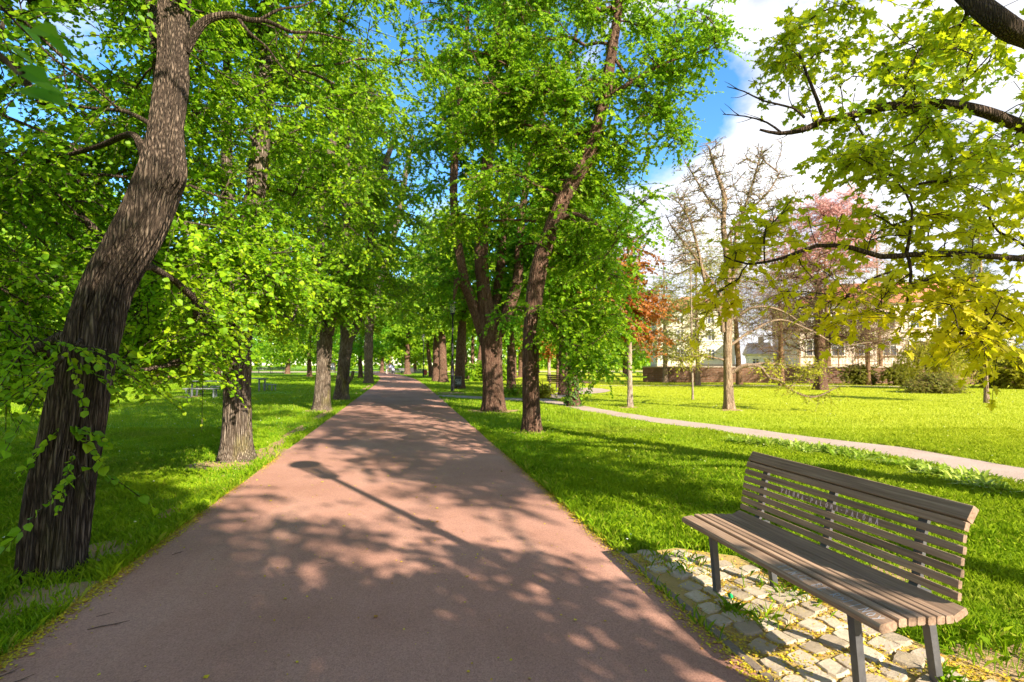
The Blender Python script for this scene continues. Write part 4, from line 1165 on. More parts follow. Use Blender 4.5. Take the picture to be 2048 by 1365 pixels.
    # the part of its crown above and behind the frame
    t2 = blob_points(rng, [(7.4, 3.2, 8.0, 3.6, 3.4, 3.4), (6.2, 4.2, 6.6, 3.0, 3.0, 1.6)], 330, 1.8)
    px, py, d = proj(t2)
    t2 = t2[(d < 1) | (py < -60) | (px > 2150)]
    t = np.vstack([t, t2])
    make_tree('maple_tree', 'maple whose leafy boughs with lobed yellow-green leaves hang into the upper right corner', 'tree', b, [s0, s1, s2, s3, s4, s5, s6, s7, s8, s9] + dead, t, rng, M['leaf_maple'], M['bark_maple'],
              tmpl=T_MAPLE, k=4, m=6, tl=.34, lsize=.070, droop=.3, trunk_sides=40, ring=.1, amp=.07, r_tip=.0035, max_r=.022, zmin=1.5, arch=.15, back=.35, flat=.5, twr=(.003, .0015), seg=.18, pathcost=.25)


maple()


# ---- trees behind the camera that cast the foreground shade; near twig ------
def behind():
    rng = np.random.default_rng(50)
    # linden standing at the camera's left shoulder, one spray hangs close to the lens
    b = np.array([-2.6, -.3, 0])
    st = [np.array([[b[0], b[1], -.1, .28], [b[0], b[1], 1.5, .24], [b[0], b[1], 4, .2], [b[0], b[1], 8, .1], [b[0], b[1], 11, .04]])]
    t = blob_points(rng, [(b[0] - .2, b[1], 7.0, 3.2, 3.0, 2.8), (b[0] - 1.2, b[1] + 1.5, 5.6, 2.4, 2.0, 1.0)], 230, 1.8)
    px, py, d = proj(t)
    t = t[(d < .4) | (py < -80) | (px < -150)]
    st.append(np.array([np.append(b + [0, 0, 2.6], .05), np.append(b + [.9, .6, 2.75], .025), np.append(b + [1.6, 1.1, 2.55], .012), np.append(P(-60, 60, .95), .005), np.append(P(20, 130, .95), .003)]))
    ex = [(38, 34, .95, (1, -.2, -.4)), (66, 60, .93, (.8, .3, -.5)), (15, 120, .98, (.8, .2, -.4)), (45, 150, .96, (.9, .1, -.45)), (5, 25, 1.0, (.6, .2, -.6)), (40, 0, 1.0, (.9, 0, .2)), (20, 165, .93, (.9, 0, -.3)), (52, 172, .95, (1, 0, -.4)), (-15, 70, 1.0, (.7, .3, -.5))]
    ep = np.array([P(a, c, e) for a, c, e, _ in ex]); ed = np.array([g for *_, g in ex], float)
    en = np.tile(np.array([[-.3, -.55, .7]]), (len(ex), 1)) + rng.normal(0, .25, (len(ex), 3))
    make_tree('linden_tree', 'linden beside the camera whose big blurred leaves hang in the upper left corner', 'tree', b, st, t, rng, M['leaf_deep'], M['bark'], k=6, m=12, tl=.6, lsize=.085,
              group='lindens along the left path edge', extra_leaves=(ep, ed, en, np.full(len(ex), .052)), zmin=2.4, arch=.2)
    T = []
    for (x, y, blobs, n, lab) in [
        (-2.6, -5.0, [(0, 0, 6.0, 3.2, 3.2, 2.4)], 240, 'linden out of view behind the camera, next along the left row'),
        (2.5, -6.6, [(0, 0, 6.6, 2.6, 2.8, 2.6), (-.3, -.6, 9.0, 2.2, 2.3, 1.9), (.5, 3.4, 4.0, 1.7, 1.5, .8, 4)], 640, 'linden out of view behind the camera on the right of the path, shading it'),
        (-7.5, -3.5, [(0, 0, 7, 3.6, 3.6, 2.8)], 200, 'linden out of view on the lawn left of the camera'),
        (8.2, -5.2, [(0, 0, 8.5, 1.7, 2.0, 2.2, 4), (-.3, .2, 12.5, 2.1, 2.2, 2.6, 9), (-1.6, .3, 8.0, 1.3, 1.2, 1.1, 3), (-2.2, 2.2, 8.6, 1.2, 1.5, 1.2, 3.5)], 230, 'linden out of view right of the camera')]:
        b = np.array([x, y, 0.])
        st = [np.array([[x, y, -.1, .3], [x, y, 1.5, .25], [x, y, 5, .18], [x, y, 9, .08]])]
        t = blob_points(rng, [(x + q[0], y + q[1]) + tuple(q[2:]) for q in blobs], n, 1.8)
        px, py, d = proj(t)
        t = t[(d < .3) | (py < -60) | (px < -150) | (px > 2200)]
        make_tree('linden_tree', lab, 'tree', b, st, t, rng, M['leaf_far'], M['bark'], k=6, m=11, tl=.75, lsize=.11, group='lindens behind the camera', zmin=2.6, twigs=False)


behind()


# ---- background trees: four patterns copied -------------------------------
def background():
    rng = np.random.default_rng(60)
    protos = []
    for i, (h, R, low, leaf, ls) in enumerate([(15, 5.0, 2.4, 'leaf_far', .26), (13, 4.6, 2.0, 'leaf', .25), (17, 5.4, 3.0, 'leaf_deep', .28), (11, 4.4, 1.7, 'leaf_far', .24)]):
        b = np.array([0., 0, 0])
        st = [np.array([[0, 0, -.1, .36], [0, 0, .3, .33], [.05, 0, 1.5, .29], [.1, .1, 3.5, .25], [0, .1, h * .55, .16], [.2, 0, h * .85, .05]])]
        bl = [(0, 0, h * .6, R, R, h * .34), (0, 0, low + 1.6, R * .9, R * .9, 1.5), (R * .3, -R * .2, h * .8, R * .6, R * .6, h * .2)]
        t = blob_points(rng, bl, 330, 2.0)
        t = t[t[:, 2] > low]
        protos.append((st, t, leaf, ls, b))
    spots = [  # px, d, pattern, scale, label
        (52, 26, 1, .9, 'tree with a thin grey trunk on the lawn at the far left edge'),
        (-90, 19, 3, 1.0, 'leafy tree at the left photo border behind the big leaning linden'),
        (180, 34, 0, 1.0, 'tree behind the big leaning linden, trunk hidden by hanging leaves'),
        (318, 38, 3, 1.0, 'bushy tree left of the picnic tables on the far lawn'),
        (400, 70, 2, 1.0, 'tall tree beyond the crossing path above the picnic tables'),
        (438, 58, 1, .9, 'tree with a dark trunk seen just left of the sunlit linden'),
        (576, 82, 3, 1.15, 'squat low-crowned tree beside the far park benches'),
        (620, 62, 0, .9, 'tree on the lawn behind the moss-trunked linden'),
        (260, 88, 2, 1.1, 'tall tree beyond the crossing path at left'),
        (120, 72, 0, 1.1, 'broad tree beyond the crossing path near the left border'),
        (20, 92, 2, 1.1, 'tall tree at the left border beyond the crossing path'),
        (500, 110, 2, 1.2, 'very distant tall tree behind the far park benches'),
        (655, 118, 0, 1.2, 'very distant tree behind the notice board'),
        (764, 96, 1, 1.1, 'fork-trunked tree beyond the crossing just left of the walking people'),
        (722, 58, 2, .8, 'tree beyond the fourth linden on the left lawn'),
        (830, 105, 3, 1.1, 'tree beyond the crossing behind the far lamp posts'),
        (870, 100, 0, 1.1, 'tree far behind the mossy trunks at the path bend'),
        (905, 84, 1, 1.0, 'tree far behind the old lamp post'),
        (985, 78, 2, .9, 'tree far behind the massive linden on the shaded lawn'),
        (1075, 92, 0, 1.0, 'tree at the end of the far lawn above the gravel circle'),
        (1180, 86, 3, 1.0, 'round tree at the end of the far lawn right of the ivy-clad linden'),
        (1250, 64, 1, .95, 'green tree behind the copper tree by the wall'),
        (780, 140, 2, 1.3, 'hazy tree closing the view at the end of the red path'),
        (345, 56, 1, 1.0, 'leafy tree mid-lawn between the two nearest left lindens'),
        (-40, 48, 2, 1.0, 'tall tree mid-lawn at the far left border'),
        (210, 58, 0, 1.05, 'tree mid-lawn hidden behind the leaning trunk')]
    first = {}
    for px, d, k, sc, lab in spots:
        loc = PX(px, d)
        if k not in first:
            st, t, leaf, ls, b = protos[k]
            r = make_tree('park_tree', lab, 'tree', b, st, t, np.random.default_rng(70 + k), M[leaf], M['bark_warm'], k=6, m=11, tl=1.1, lsize=ls, trunk_sides=16, ring=.3, amp=.06,
                          group='park trees of the background', twigs=False, zmin=1.6, tmpl=T_DIAM, flat=.7)
            r.location = tuple(loc); r.rotation_euler = (0, 0, px * .37); r.scale = (sc, sc, sc)
            first[k] = r
        else:
            copy_tree(first[k], loc, px * .37, sc, lab)
    # the wood that closes the park all round
    P0, D0, N0, S0 = [], [], [], []
    for px in np.arange(-500, 1330, 34):
        d = rng.uniform(135, 170); c = PX(px + rng.uniform(-10, 10), d)
        h = rng.uniform(10, 20) * (1.0 if px < 1000 else .6)
        n_ = 640
        v = norm(rng.normal(0, 1, (n_, 3))) * rng.uniform(.3, 1, (n_, 1)) ** .5 * np.array([6.5, 5, h / 2 + 1])
        P0.append(v + c + [0, 0, h / 2 + .2]); D0.append(rng.normal(0, 1, (n_, 3))); N0.append(v + rng.normal(0, 2, (n_, 3)) + [0, 0, 3]); S0.append(rng.uniform(.7, 1.5, n_))
    o = link('distant_wood', leaves_mesh('distant_wood', T_DIAM, np.vstack(P0), np.vstack(D0), np.vstack(N0), np.concatenate(S0)), M['leaf_far'])
    tag(o, 'distant green wood closing the park behind the lawns', 'wood', kind='stuff')


background()

# ------------------------------------------------------------------ the ground
gl = [(40, 0.), (38, 0.)]
L_PX = [(762, 757), (755.5, 752), (745, 747.5), (727, 744.5)]
R_PX = [(850, 770), (832, 759), (813, 753), (795, 748.8), (777, 745.5)]
Lp = [(-3., -1.97), (12, -1.97), (28, -1.99), (40, -2.05)] + [(G(*p)[1], G(*p)[0]) for p in L_PX]
Rp = [(-3., 1.67), (12, 1.67), (28, 1.62)] + [(G(*p)[1], G(*p)[0]) for p in R_PX]
Lp = np.array(sorted(Lp)); Rp = np.array(sorted(Rp))


def XL(y): return np.interp(y, Lp[:, 0], Lp[:, 1])
def XR(y): return np.interp(y, Rp[:, 0], Rp[:, 1])


YEND = min(Lp[-1, 0], Rp[-1, 0])


def sheet(name, outline, z, material, kind='structure'):
    o = np.array(outline, float)
    V = np.column_stack([o[:, 0], o[:, 1], np.full(len(o), z)])
    me = mesh_np(name, V, loops=np.arange(len(V)), sizes=[len(V)])
    if me.polygons[0].normal.z < 0: me.flip_normals()
    ob = link(name, me, material); tag(ob, kind=kind)
    return ob


ground = mesh_np('lawn', *(lambda g: (np.column_stack([np.repeat(g, len(g)), np.tile(g, len(g)), np.zeros(len(g) ** 2)]),
                                      np.array([(i * len(g) + j, (i + 1) * len(g) + j, (i + 1) * len(g) + j + 1, i * len(g) + j + 1) for i in range(len(g) - 1) for j in range(len(g) - 1)])))(np.linspace(-1500, 1500, 41)))
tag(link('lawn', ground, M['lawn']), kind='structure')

ys = np.concatenate([np.arange(-3, 40, .25), np.linspace(40, YEND, 60)])
wob = lambda s: (fbm(ys * 1.7 + s, ys * 0 + s, 0, 3) - .5) * .05
left_e = np.column_stack([XL(ys) + wob(3), ys]); right_e = np.column_stack([XR(ys) + wob(9), ys])
V = np.vstack([left_e, right_e]); n = len(ys)
V = np.column_stack([V, np.full(len(V), .012)])
tag(link('path', mesh_np('path', V, [(i, n + i, n + i + 1, i + 1) for i in range(n - 1)]), M['path']), kind='structure')

# crossing path far away
c0, c1 = G(-900, 744.6), G(748, 746.6)
xs = []
far_up = [G(-900, 743.2), G(300, 743.4), G(700, 743.2), G(900, 742.6), G(1400, 742)]
far_lo = [G(1400, 743.3), G(900, 744.1), G(760, 746), G(700, 745.2), G(300, 745.3), G(-900, 745)]
sheet('crossing_path', [p[:2] for p in far_up + far_lo], .008, M['gravel'])

FOOT_UP = [(2600, 1005), (2300, 968), (2048, 937), (1900, 912), (1800, 895), (1650, 877), (1500, 858), (1400, 846), (1300, 834), (1230, 823), (1165, 812), (1110, 801), (1088, 796), (1045, 797), (1000, 795.5), (930, 792), (880, 790)]
FOOT_LO = [(868, 793), (930, 797), (1000, 800), (1045, 802.5), (1080, 803), (1110, 809), (1160, 820), (1230, 833), (1300, 844), (1400, 857), (1500, 873), (1650, 893), (1800, 915), (1900, 937), (2048, 968), (2300, 1020), (2600, 1070)]
foot_poly = np.array([G(*p)[:2] for p in FOOT_UP + FOOT_LO])


def refine(poly, amp=.05, step=.3, seed=1):
    out = []
    for i in range(len(poly)):
        a, b_ = poly[i], poly[(i + 1) % len(poly)]
        L = np.linalg.norm(b_ - a); k = max(1, int(L / step))
        nrm = np.array([-(b_ - a)[1], (b_ - a)[0]]) / max(L, 1e-6)
        for j in range(k):
            q = a + (b_ - a) * j / k
            out.append(q + nrm * (fbm(np.array([q[0] * 1.3]), np.array([q[1] * 1.3]), seed, 3)[0] - .5) * 2 * amp)
    return np.array(out)


foot_poly = refine(foot_poly, .10)
sheet('footpath', foot_poly, .008, M['gravel'])
PLAZA = [(1088, 796.5), (1105, 789), (1125, 782), (1150, 777.2), (1175, 776), (1200, 777.5), (1218, 780), (1222, 782), (1210, 785), (1190, 787.2), (1160, 789), (1130, 793), (1115, 798)]
plaza_poly = refine(np.array([G(*p)[:2] for p in PLAZA]), .08)
sheet('gravel_circle', plaza_poly, .016, M['gravel'])

# cobbled bay under the bench
COB = np.array([(1.655, -1.5), (4.4, -1.5), (4.2, .6), (3.75, 1.15), (3.0, 1.55), (2.75, 2.1), (2.62, 2.8), (2.55, 3.5), (2.2, 3.75), (1.655, 3.75)])
cob_poly = refine(COB, .06, .15)
sheet('cobble_bed', cob_poly, .006, M['joint'])
mb = MB()
rng = np.random.default_rng(77)
rz0 = math.radians(14)
cs, sn = math.cos(rz0), math.sin(rz0)
for i in range(-32, 40):
    for j in range(-20, 40):
        u = i * .146 + (.06 if j % 2 else 0) + rng.normal(0, .012); v = j * .144 + rng.normal(0, .012)
        x = 1.7 + u * cs - v * sn; y = 1.0 + u * sn + v * cs
        if not pip(np.array([x - .085]), np.array([y]), COB)[0] or not pip(np.array([x + .075]), np.array([y]), COB)[0]: continue
        if x < 1.80 or rng.random() < .04: continue
        s = rng.uniform(.054, .066); s2 = rng.uniform(.052, .064)
        a = rz0 + rng.normal(0, .12)
        c_, s_ = math.cos(a), math.sin(a)
        h = rng.uniform(.009, .018); tz = rng.normal(0, .02, 2)
        ring = []
        for kk in range(12):
            th = kk / 12 * 2 * math.pi + .26
            q = (abs(math.cos(th)) ** 8 + abs(math.sin(th)) ** 8) ** (-1 / 8)
            rr_ = q * (1 + rng.normal(0, .055))
            ring.append((math.cos(th) * rr_ * s, math.sin(th) * rr_ * s2))
        VV = []
        for f, hh in ((1.05, .0), (1.0, h * .70), (.93, h)):
            for (px_, py_) in ring:
                X, Y_ = px_ * f, py_ * f
                VV.append((x + X * c_ - Y_ * s_, y + X * s_ + Y_ * c_, .006 + (hh + (X * tz[0] + Y_ * tz[1]) + rng.normal(0, .0015) if hh > 0 else 0)))
        FF = [tuple(range(24, 36))]
        for r_ in range(2):
            for kk in range(12):
                k2 = (kk + 1) % 12
                FF.append((r_ * 12 + kk, r_ * 12 + k2, r_ * 12 + 12 + k2, r_ * 12 + 12 + kk))
        mb.add(np.array(VV), FF)
cob = mb.build('cobble_paving', M['stone']); tag(cob, kind='structure')
for p_ in cob.data.polygons: p_.use_smooth = False
# flush stone edging, darkened to paint the shadow line between path and cobbles
mb = MB()
y = -1.5
while y < 3.7:
    L = random.uniform(.28, .34)
    mb.box((1.712 + random.uniform(-.004, .004), y + L / 2, .004), (.055, L - .012, .034), 0, .006); y += L
tag(mb.build('path_edging_shadow', M['edging']), kind='structure')


# bare soil: where the grass is worn
def soil_mask(x, y):
    """0..1, how worn the ground is"""
    m = np.zeros_like(x)
    n1 = fbm(x * 1.6 + 30, y * .8 + 30, 1.0, 3)
    n2 = fbm(x * 3.1 + 11, y * 3.1 + 17, 2.0, 3)
    # worn line between the left trees and the path
    strip = np.exp(-((x + 2.32) / .16) ** 2) * (y > -1) * (y < 40)
    m = np.maximum(m, strip * np.clip((n1 - .50) * 5, 0, 1))
    for (px, py, rx, ry) in [(230, 1095, .34, .34), (440, 930, .55, .5), (540, 905, .45, .9), (160, 1180, .3, .25)]:
        c = G(px, py); m = np.maximum(m, np.clip(1.5 - 1.5 * (((x - c[0]) / rx) ** 2 + ((y - c[1]) / ry) ** 2) + (n2 - .5) * 2, 0, 1) * .9)
    for (px, py, rx, ry) in [(430, 793, 2.0, 1.1), (540, 786, 1.6, 1.2), (987, 822, .9, .8), (900, 787, 1.0, 1.4), (1063, 864, .5, .35), (1455, 820, .45, .3), (1258, 815, .4, .3), (645, 821, .6, .4), (870, 800, .8, .8)]:
        c = G(px, py); m = np.maximum(m, np.clip(1.5 - 1.5 * (((x - c[0]) / rx) ** 2 + ((y - c[1]) / ry) ** 2) + (n2 - .5) * 2.2, 0, 1))
    c = (2.95, 1.5)
    m = np.maximum(m, np.clip(1.2 - 1.3 * (((x - c[0]) / .7) ** 2 + ((y - c[1]) / .9) ** 2) + (n2 - .5) * 2.4, 0, 1) * .85)
    c = (3.3, 3.2)
    m = np.maximum(m, np.clip(.9 - 1.3 * (((x - c[0]) / .8) ** 2 + ((y - c[1]) / .5) ** 2) + (n2 - .5) * 2.8, 0, 1) * .7)
    return m


Vs, Fs, cnt = [], [], 0
for (x0, x1, y0, y1, h) in [(-4.2, -1.9, -.5, 12, .05), (-4.2, -1.95, 12, 45, .12), (1.6, 5.2, -1, 14, .07), (1.6, 6, 14, 40, .14), (-18, -9.5, 19, 34, .16), (4, 16, 14, 22, .14)]:
    gx = np.arange(x0, x1, h); gy = np.arange(y0, y1, h)
    X, Y_ = np.meshgrid(gx, gy, indexing='ij')
    mk = soil_mask(X.ravel(), Y_.ravel()) > .45
    xs_, ys_ = X.ravel()[mk], Y_.ravel()[mk]
    k = len(xs_)
    if not k: continue
    hh = h / 2 * 1.001
    q = np.stack([np.column_stack([xs_ + a * hh, ys_ + b_ * hh, np.full(k, .004)]) for a, b_ in ((-1, -1), (1, -1), (1, 1), (-1, 1))], 1)
    Vs.append(q.reshape(-1, 3)); Fs.append(np.arange(k * 4).reshape(-1, 4) + cnt); cnt += k * 4
tag(link('bare_soil', mesh_np('bare_soil', np.vstack(Vs), np.vstack(Fs)), M['soil']), kind='structure')


# ------------------------------------------------------------------ grass
def blocked(x, y, margin=0.0):
    b_ = (x > XL(y) - margin) & (x < XR(y) + margin) & (y < YEND)
    b_ |= pip(x, y, foot_poly) | pip(x, y, plaza_poly) | pip(x, y, cob_poly)
    return b_


def grass():
    rng = np.random.default_rng(90)
    Vq, Vt = [], []
    edges = 1.2 * (70 / 1.2) ** (np.arange(17) / 16)
    for ri, (d0, d1) in enumerate(zip(edges[:-1], edges[1:])):
        dm = (d0 + d1) / 2
        rho = 9500 / (1 + (dm / 3.6) ** 1.95)
        n_ = int(rho * 1.16 * (d1 ** 2 - d0 ** 2))
        d = np.sqrt(rng.uniform(d0 ** 2, d1 ** 2, n_)); u = rng.uniform(-1.16, 1.16, n_)
        w = .0036 + .00085 * d; h = .083 - .010 * np.clip(d / 10, 0, 1)
        xc = u * d
        x = xc * CY + d * SY; y = -xc * SY + d * CY
        ok = ~blocked(x, y, .0)
        sm = soil_mask(x, y)
        ok &= rng.random(n_) > np.clip(sm * 1.15, 0, .86)
        nz = fbm(x * .9, y * .9, 4, 3)
        ok &= rng.random(n_) < np.clip(.35 + nz * 1.3, 0, 1)
        x, y, nz, d, w, h = x[ok], y[ok], nz[ok], d[ok], w[ok], h[ok]
        k = len(x)
        h = h * (1 - .42 * np.clip((x - 5) / 4, 0, 1) * np.clip((d - 8) / 6, 0, 1))
        tuft = fbm(x * 2.3 + 9, y * 2.3, 6, 2)
        hh = h * (.35 + 1.1 * tuft + .5 * np.maximum(0, nz - .45)) * rng.uniform(.55, 1.25, k)
        # uncut fringe at the path edges and round the trunks
        edge = np.minimum(np.abs(x - XL(y)), np.abs(x - XR(y)))
        hh *= 1 + .45 * np.exp(-(edge / .18) ** 2)
        a = rng.uniform(0, 2 * math.pi, k); lean = rng.uniform(.15, .9, k)
        dx, dy = np.cos(a) * lean * hh, np.sin(a) * lean * hh
        ww = w * rng.uniform(.7, 1.3, k) * .5
        wx, wy = -np.sin(a + rng.normal(0, .5, k)) * ww, np.cos(a) * ww
        z0 = np.zeros(k)
        if d1 < 12:
            Vq.append(np.stack([np.column_stack([x - wx, y - wy, z0]), np.column_stack([x + wx, y + wy, z0]), np.column_stack([x + dx * .4 + wx * .8, y + dy * .4 + wy * .8, hh * .6]), np.column_stack([x + dx, y + dy, hh * (1 - .25 * lean)]), np.column_stack([x + dx * .4 - wx * .8, y + dy * .4 - wy * .8, hh * .6])], 1).reshape(-1, 3))
        else:
            Vt.append(np.stack([np.column_stack([x - wx, y - wy, z0]), np.column_stack([x + wx, y + wy, z0]), np.column_stack([x + dx, y + dy, hh])], 1).reshape(-1, 3))
    # thin grass growing among the cobbles
    tq = []
    for (cx, cy, n_, r_) in [(2.06, 2.62, 60, .10), (2.22, 1.62, 70, .09), (2.62, 1.2, 160, .20), (2.10, 1.45, 60, .12), (2.45, 2.9, 90, .2), (2.0, 3.5, 110, .2), (2.52, 1.93, 60, .06), (2.9, .95, 120, .2), (1.95, 2.75, 60, .06)]:
        tq.append(np.column_stack([rng.normal(cx, r_ * .6, n_), rng.normal(cy, r_ * .6, n_)]))
    tq = np.vstack(tq); x, y = tq[:, 0], tq[:, 1]; k = len(x)
    hh = rng.uniform(.03, .11, k); a = rng.uniform(0, 2 * math.pi, k); lean = rng.uniform(.2, 1, k)
    dx, dy = np.cos(a) * lean * hh, np.sin(a) * lean * hh; wx, wy = -np.sin(a) * .002, np.cos(a) * .002; z0 = np.full(k, .006)
    Vq.append(np.stack([np.column_stack([x - wx, y - wy, z0]), np.column_stack([x + wx, y + wy, z0]), np.column_stack([x + dx * .4 + wx * .8, y + dy * .4 + wy * .8, hh * .6]), np.column_stack([x + dx, y + dy, hh * (1 - .25 * lean)]), np.column_stack([x + dx * .4 - wx * .8, y + dy * .4 - wy * .8, hh * .6])], 1).reshape(-1, 3))
    Vq = np.vstack(Vq); Vt = np.vstack(Vt)
    nq, ntt = len(Vq) // 5, len(Vt) // 3
    loops = np.concatenate([np.arange(nq * 5), np.arange(ntt * 3) + nq * 5])
    sizes = np.concatenate([np.full(nq, 5), np.full(ntt, 3)])
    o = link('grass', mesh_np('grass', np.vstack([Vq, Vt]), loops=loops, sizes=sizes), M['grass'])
    tag(o, 'fresh green spring grass covering the lawns', 'grass', kind='stuff')


grass()


def litter():
    rng = np.random.default_rng(95)
    X, Y_, Z = [], [], []
    # in the joints of the cobbles
    n_ = 40000
    x = rng.uniform(1.68, 3.3, n_); y = rng.uniform(.4, 3.7, n_)
    ok = pip(x, y, COB); nz = fbm(x * 4, y * 4, 3, 2); ok &= rng.random(n_) < np.clip((nz - .3) * 2.2, 0.08, 1)
    X.append(x[ok]); Y_.append(y[ok]); Z.append(np.full(ok.sum(), .012) + rng.uniform(0, .006, ok.sum()))
    # along both path edges
    n_ = 24000
    y = rng.uniform(.3, 9.0, n_) ** 1.0
    x = XL(y) + np.abs(rng.normal(0, .045, n_)) * rng.choice([1, -.6], n_)
    nz = fbm(y * 1.2, y * 0 + 4, 2, 2); ok = rng.random(n_) < np.clip((nz - .25) * 2, .1, 1) * np.clip(1.2 - y / 9, .1, 1)
    X.append(x[ok]); Y_.append(y[ok]); Z.append(np.full(ok.sum(), .018))
    n_ = 12000
    y = rng.uniform(2.0, 10.0, n_); x = XR(y) - np.abs(rng.normal(0, .04, n_)) * rng.choice([1, -.7], n_)
    ok = rng.random(n_) < np.clip(1.0 - y / 11, .1, .6)
    X.append(x[ok]); Y_.append(y[ok]); Z.append(np.full(ok.sum(), .018))
    # scattered over the path
    n_ = 700
    y = rng.uniform(.8, 12, n_); x = rng.uniform(-1.9, 1.65, n_)
    X.append(x); Y_.append(y); Z.append(np.full(n_, .0165))
    nb = 150
    X.append(rng.uniform(-1.9, 1.65, nb)); Y_.append(rng.uniform(.8, 14, nb)); Z.append(np.full(nb, .019))
    # and on the worn soil
    n_ = 2500
    y = rng.uniform(0, 12, n_); x = rng.normal(-2.3, .25, n_)
    X.append(x); Y_.append(y); Z.append(np.full(n_, .012))
    n_ = 1600
    x = rng.uniform(2.5, 4.2, n_); y = rng.uniform(.5, 3.4, n_)
    X.append(x); Y_.append(y); Z.append(np.full(n_, .014))
    pos = np.column_stack([np.concatenate(X), np.concatenate(Y_), np.concatenate(Z)])
    k = len(pos)
    o = link('fallen_petals', leaves_mesh('fallen_petals', T_DIAM, pos, np.column_stack([rng.normal(0, 1, (k, 2)), rng.normal(0, .15, k)]), np.column_stack([rng.normal(0, .3, (k, 2)), np.ones(k)]), np.where((pos[:, 2] > .01895) & (pos[:, 2] < .01905), rng.uniform(.018, .036, k), rng.uniform(.008, .020, k))), M['petal'])
    tag(o, 'yellow fallen blossom litter along path edges and between cobbles', 'litter', kind='stuff')
    # daisies and dandelions on the lawns
    n_ = 1500
    d = np.sqrt(rng.uniform(16, 30 ** 2, n_)); xc = rng.uniform(-1.05, 1.05, n_) * d
    x = xc * CY + d * SY; y = -xc * SY + d * CY
    ok = ~blocked(x, y, .1); x, y, d = x[ok], y[ok], d[ok]
    k = len(x)
    o = link('lawn_flowers', leaves_mesh('lawn_flowers', T_DIAM, np.column_stack([x, y, np.full(k, .075)]), np.column_stack([rng.normal(0, 1, (k, 2)), np.zeros(k)]), np.tile([[0, -.4, 1.]], (k, 1)), rng.uniform(.012, .022, k) + .0006 * d), M['flower'])
    tag(o, 'tiny yellow and white lawn flowers dotted over the grass', 'flowers', kind='stuff')


litter()


# leafy plants along the footpath
def plants():
    rng = np.random.default_rng(99)
    pts = [(1478, 886), (1500, 888), (1528, 892), (1556, 890), (1580, 894), (1606, 904), (1634, 902), (1660, 908), (1690, 910), (1716, 920), (1742, 916), (1768, 930), (1796, 934), (1822, 938), (1850, 950), (1878, 952), (1902, 962), (1928, 964), (1954, 978), (1980, 984)]
    protos = []
    for i, (px, py) in enumerate(pts):
        b = G(px, py)
        if i < 4:
            n_ = 64
            a = rng.uniform(0, 2 * math.pi, n_); el = rng.uniform(.45, 1.4, n_)
            d = np.stack([np.cos(a) * np.cos(el), np.sin(a) * np.cos(el), np.sin(el)], 1)
            V, F = [], []
            for j in range(n_):
                L = rng.uniform(.10, .24); w = rng.uniform(.007, .014)
                s = np.array([-math.sin(a[j]), math.cos(a[j]), 0]); o_ = np.array([rng.normal(0, .05), rng.normal(0, .05), 0])
                for q, t_ in enumerate((0, .3, .65, 1.0)):
                    c = o_ + d[j] * L * t_ + np.array([0, 0, -.45 * L * t_ ** 2]); wv = w * (.5, 1, .8, .05)[q]
                    V += [c - s * wv + [0, 0, .3 * wv], c, c + s * wv + [0, 0, .3 * wv]]
                o6 = j * 12
                for q in range(3):
                    F += [(o6 + q * 3, o6 + q * 3 + 1, o6 + q * 3 + 4, o6 + q * 3 + 3), (o6 + q * 3 + 1, o6 + q * 3 + 2, o6 + q * 3 + 5, o6 + q * 3 + 4)]
            V = np.array(V); V[:, 2] = np.maximum(V[:, 2], .01)
            o = link('leafy_plant', mesh_np('leafy_plant', V, F, smooth=True), M['leaf_plant'])
            tag(o, 'low plant with broad pointed leaves in the row edging the gravel footpath', 'plant', 'leafy plants edging the footpath')
            protos.append(o)
        else:
            o = protos[i % 4].copy(); COL.objects.link(o)
        o.location = tuple(b); o.rotation_euler = (0, 0, rng.uniform(0, 6.28)); s = rng.uniform(1.1, 1.7); o.scale = (s * 1.15, s * 1.15, s)


plants()


# ------------------------------------------------------------------ the near bench
def slat_poly(cx, cz, w, t, ang, b=.006):
    """rounded rectangular section, width w along direction ang in the x-z plane"""
    pts = []
    for (sx, sz) in ((-1, -1), (1, -1), (1, 1), (-1, 1)):
        x, z = sx * w / 2, sz * t / 2
        if sx * sz > 0: pts += [(x, z - sz * b), (x - sx * b, z)]
        else: pts += [(x - sx * b, z), (x, z - sz * b)]
    c, s = math.cos(ang), math.sin(ang)
    out = [(cx + x * c - z * s, cz + x * s + z * c) for x, z in pts]
    # order counter-clockwise
    out.sort(key=lambda p: math.atan2(p[1] - cz, p[0] - cx))
    return out


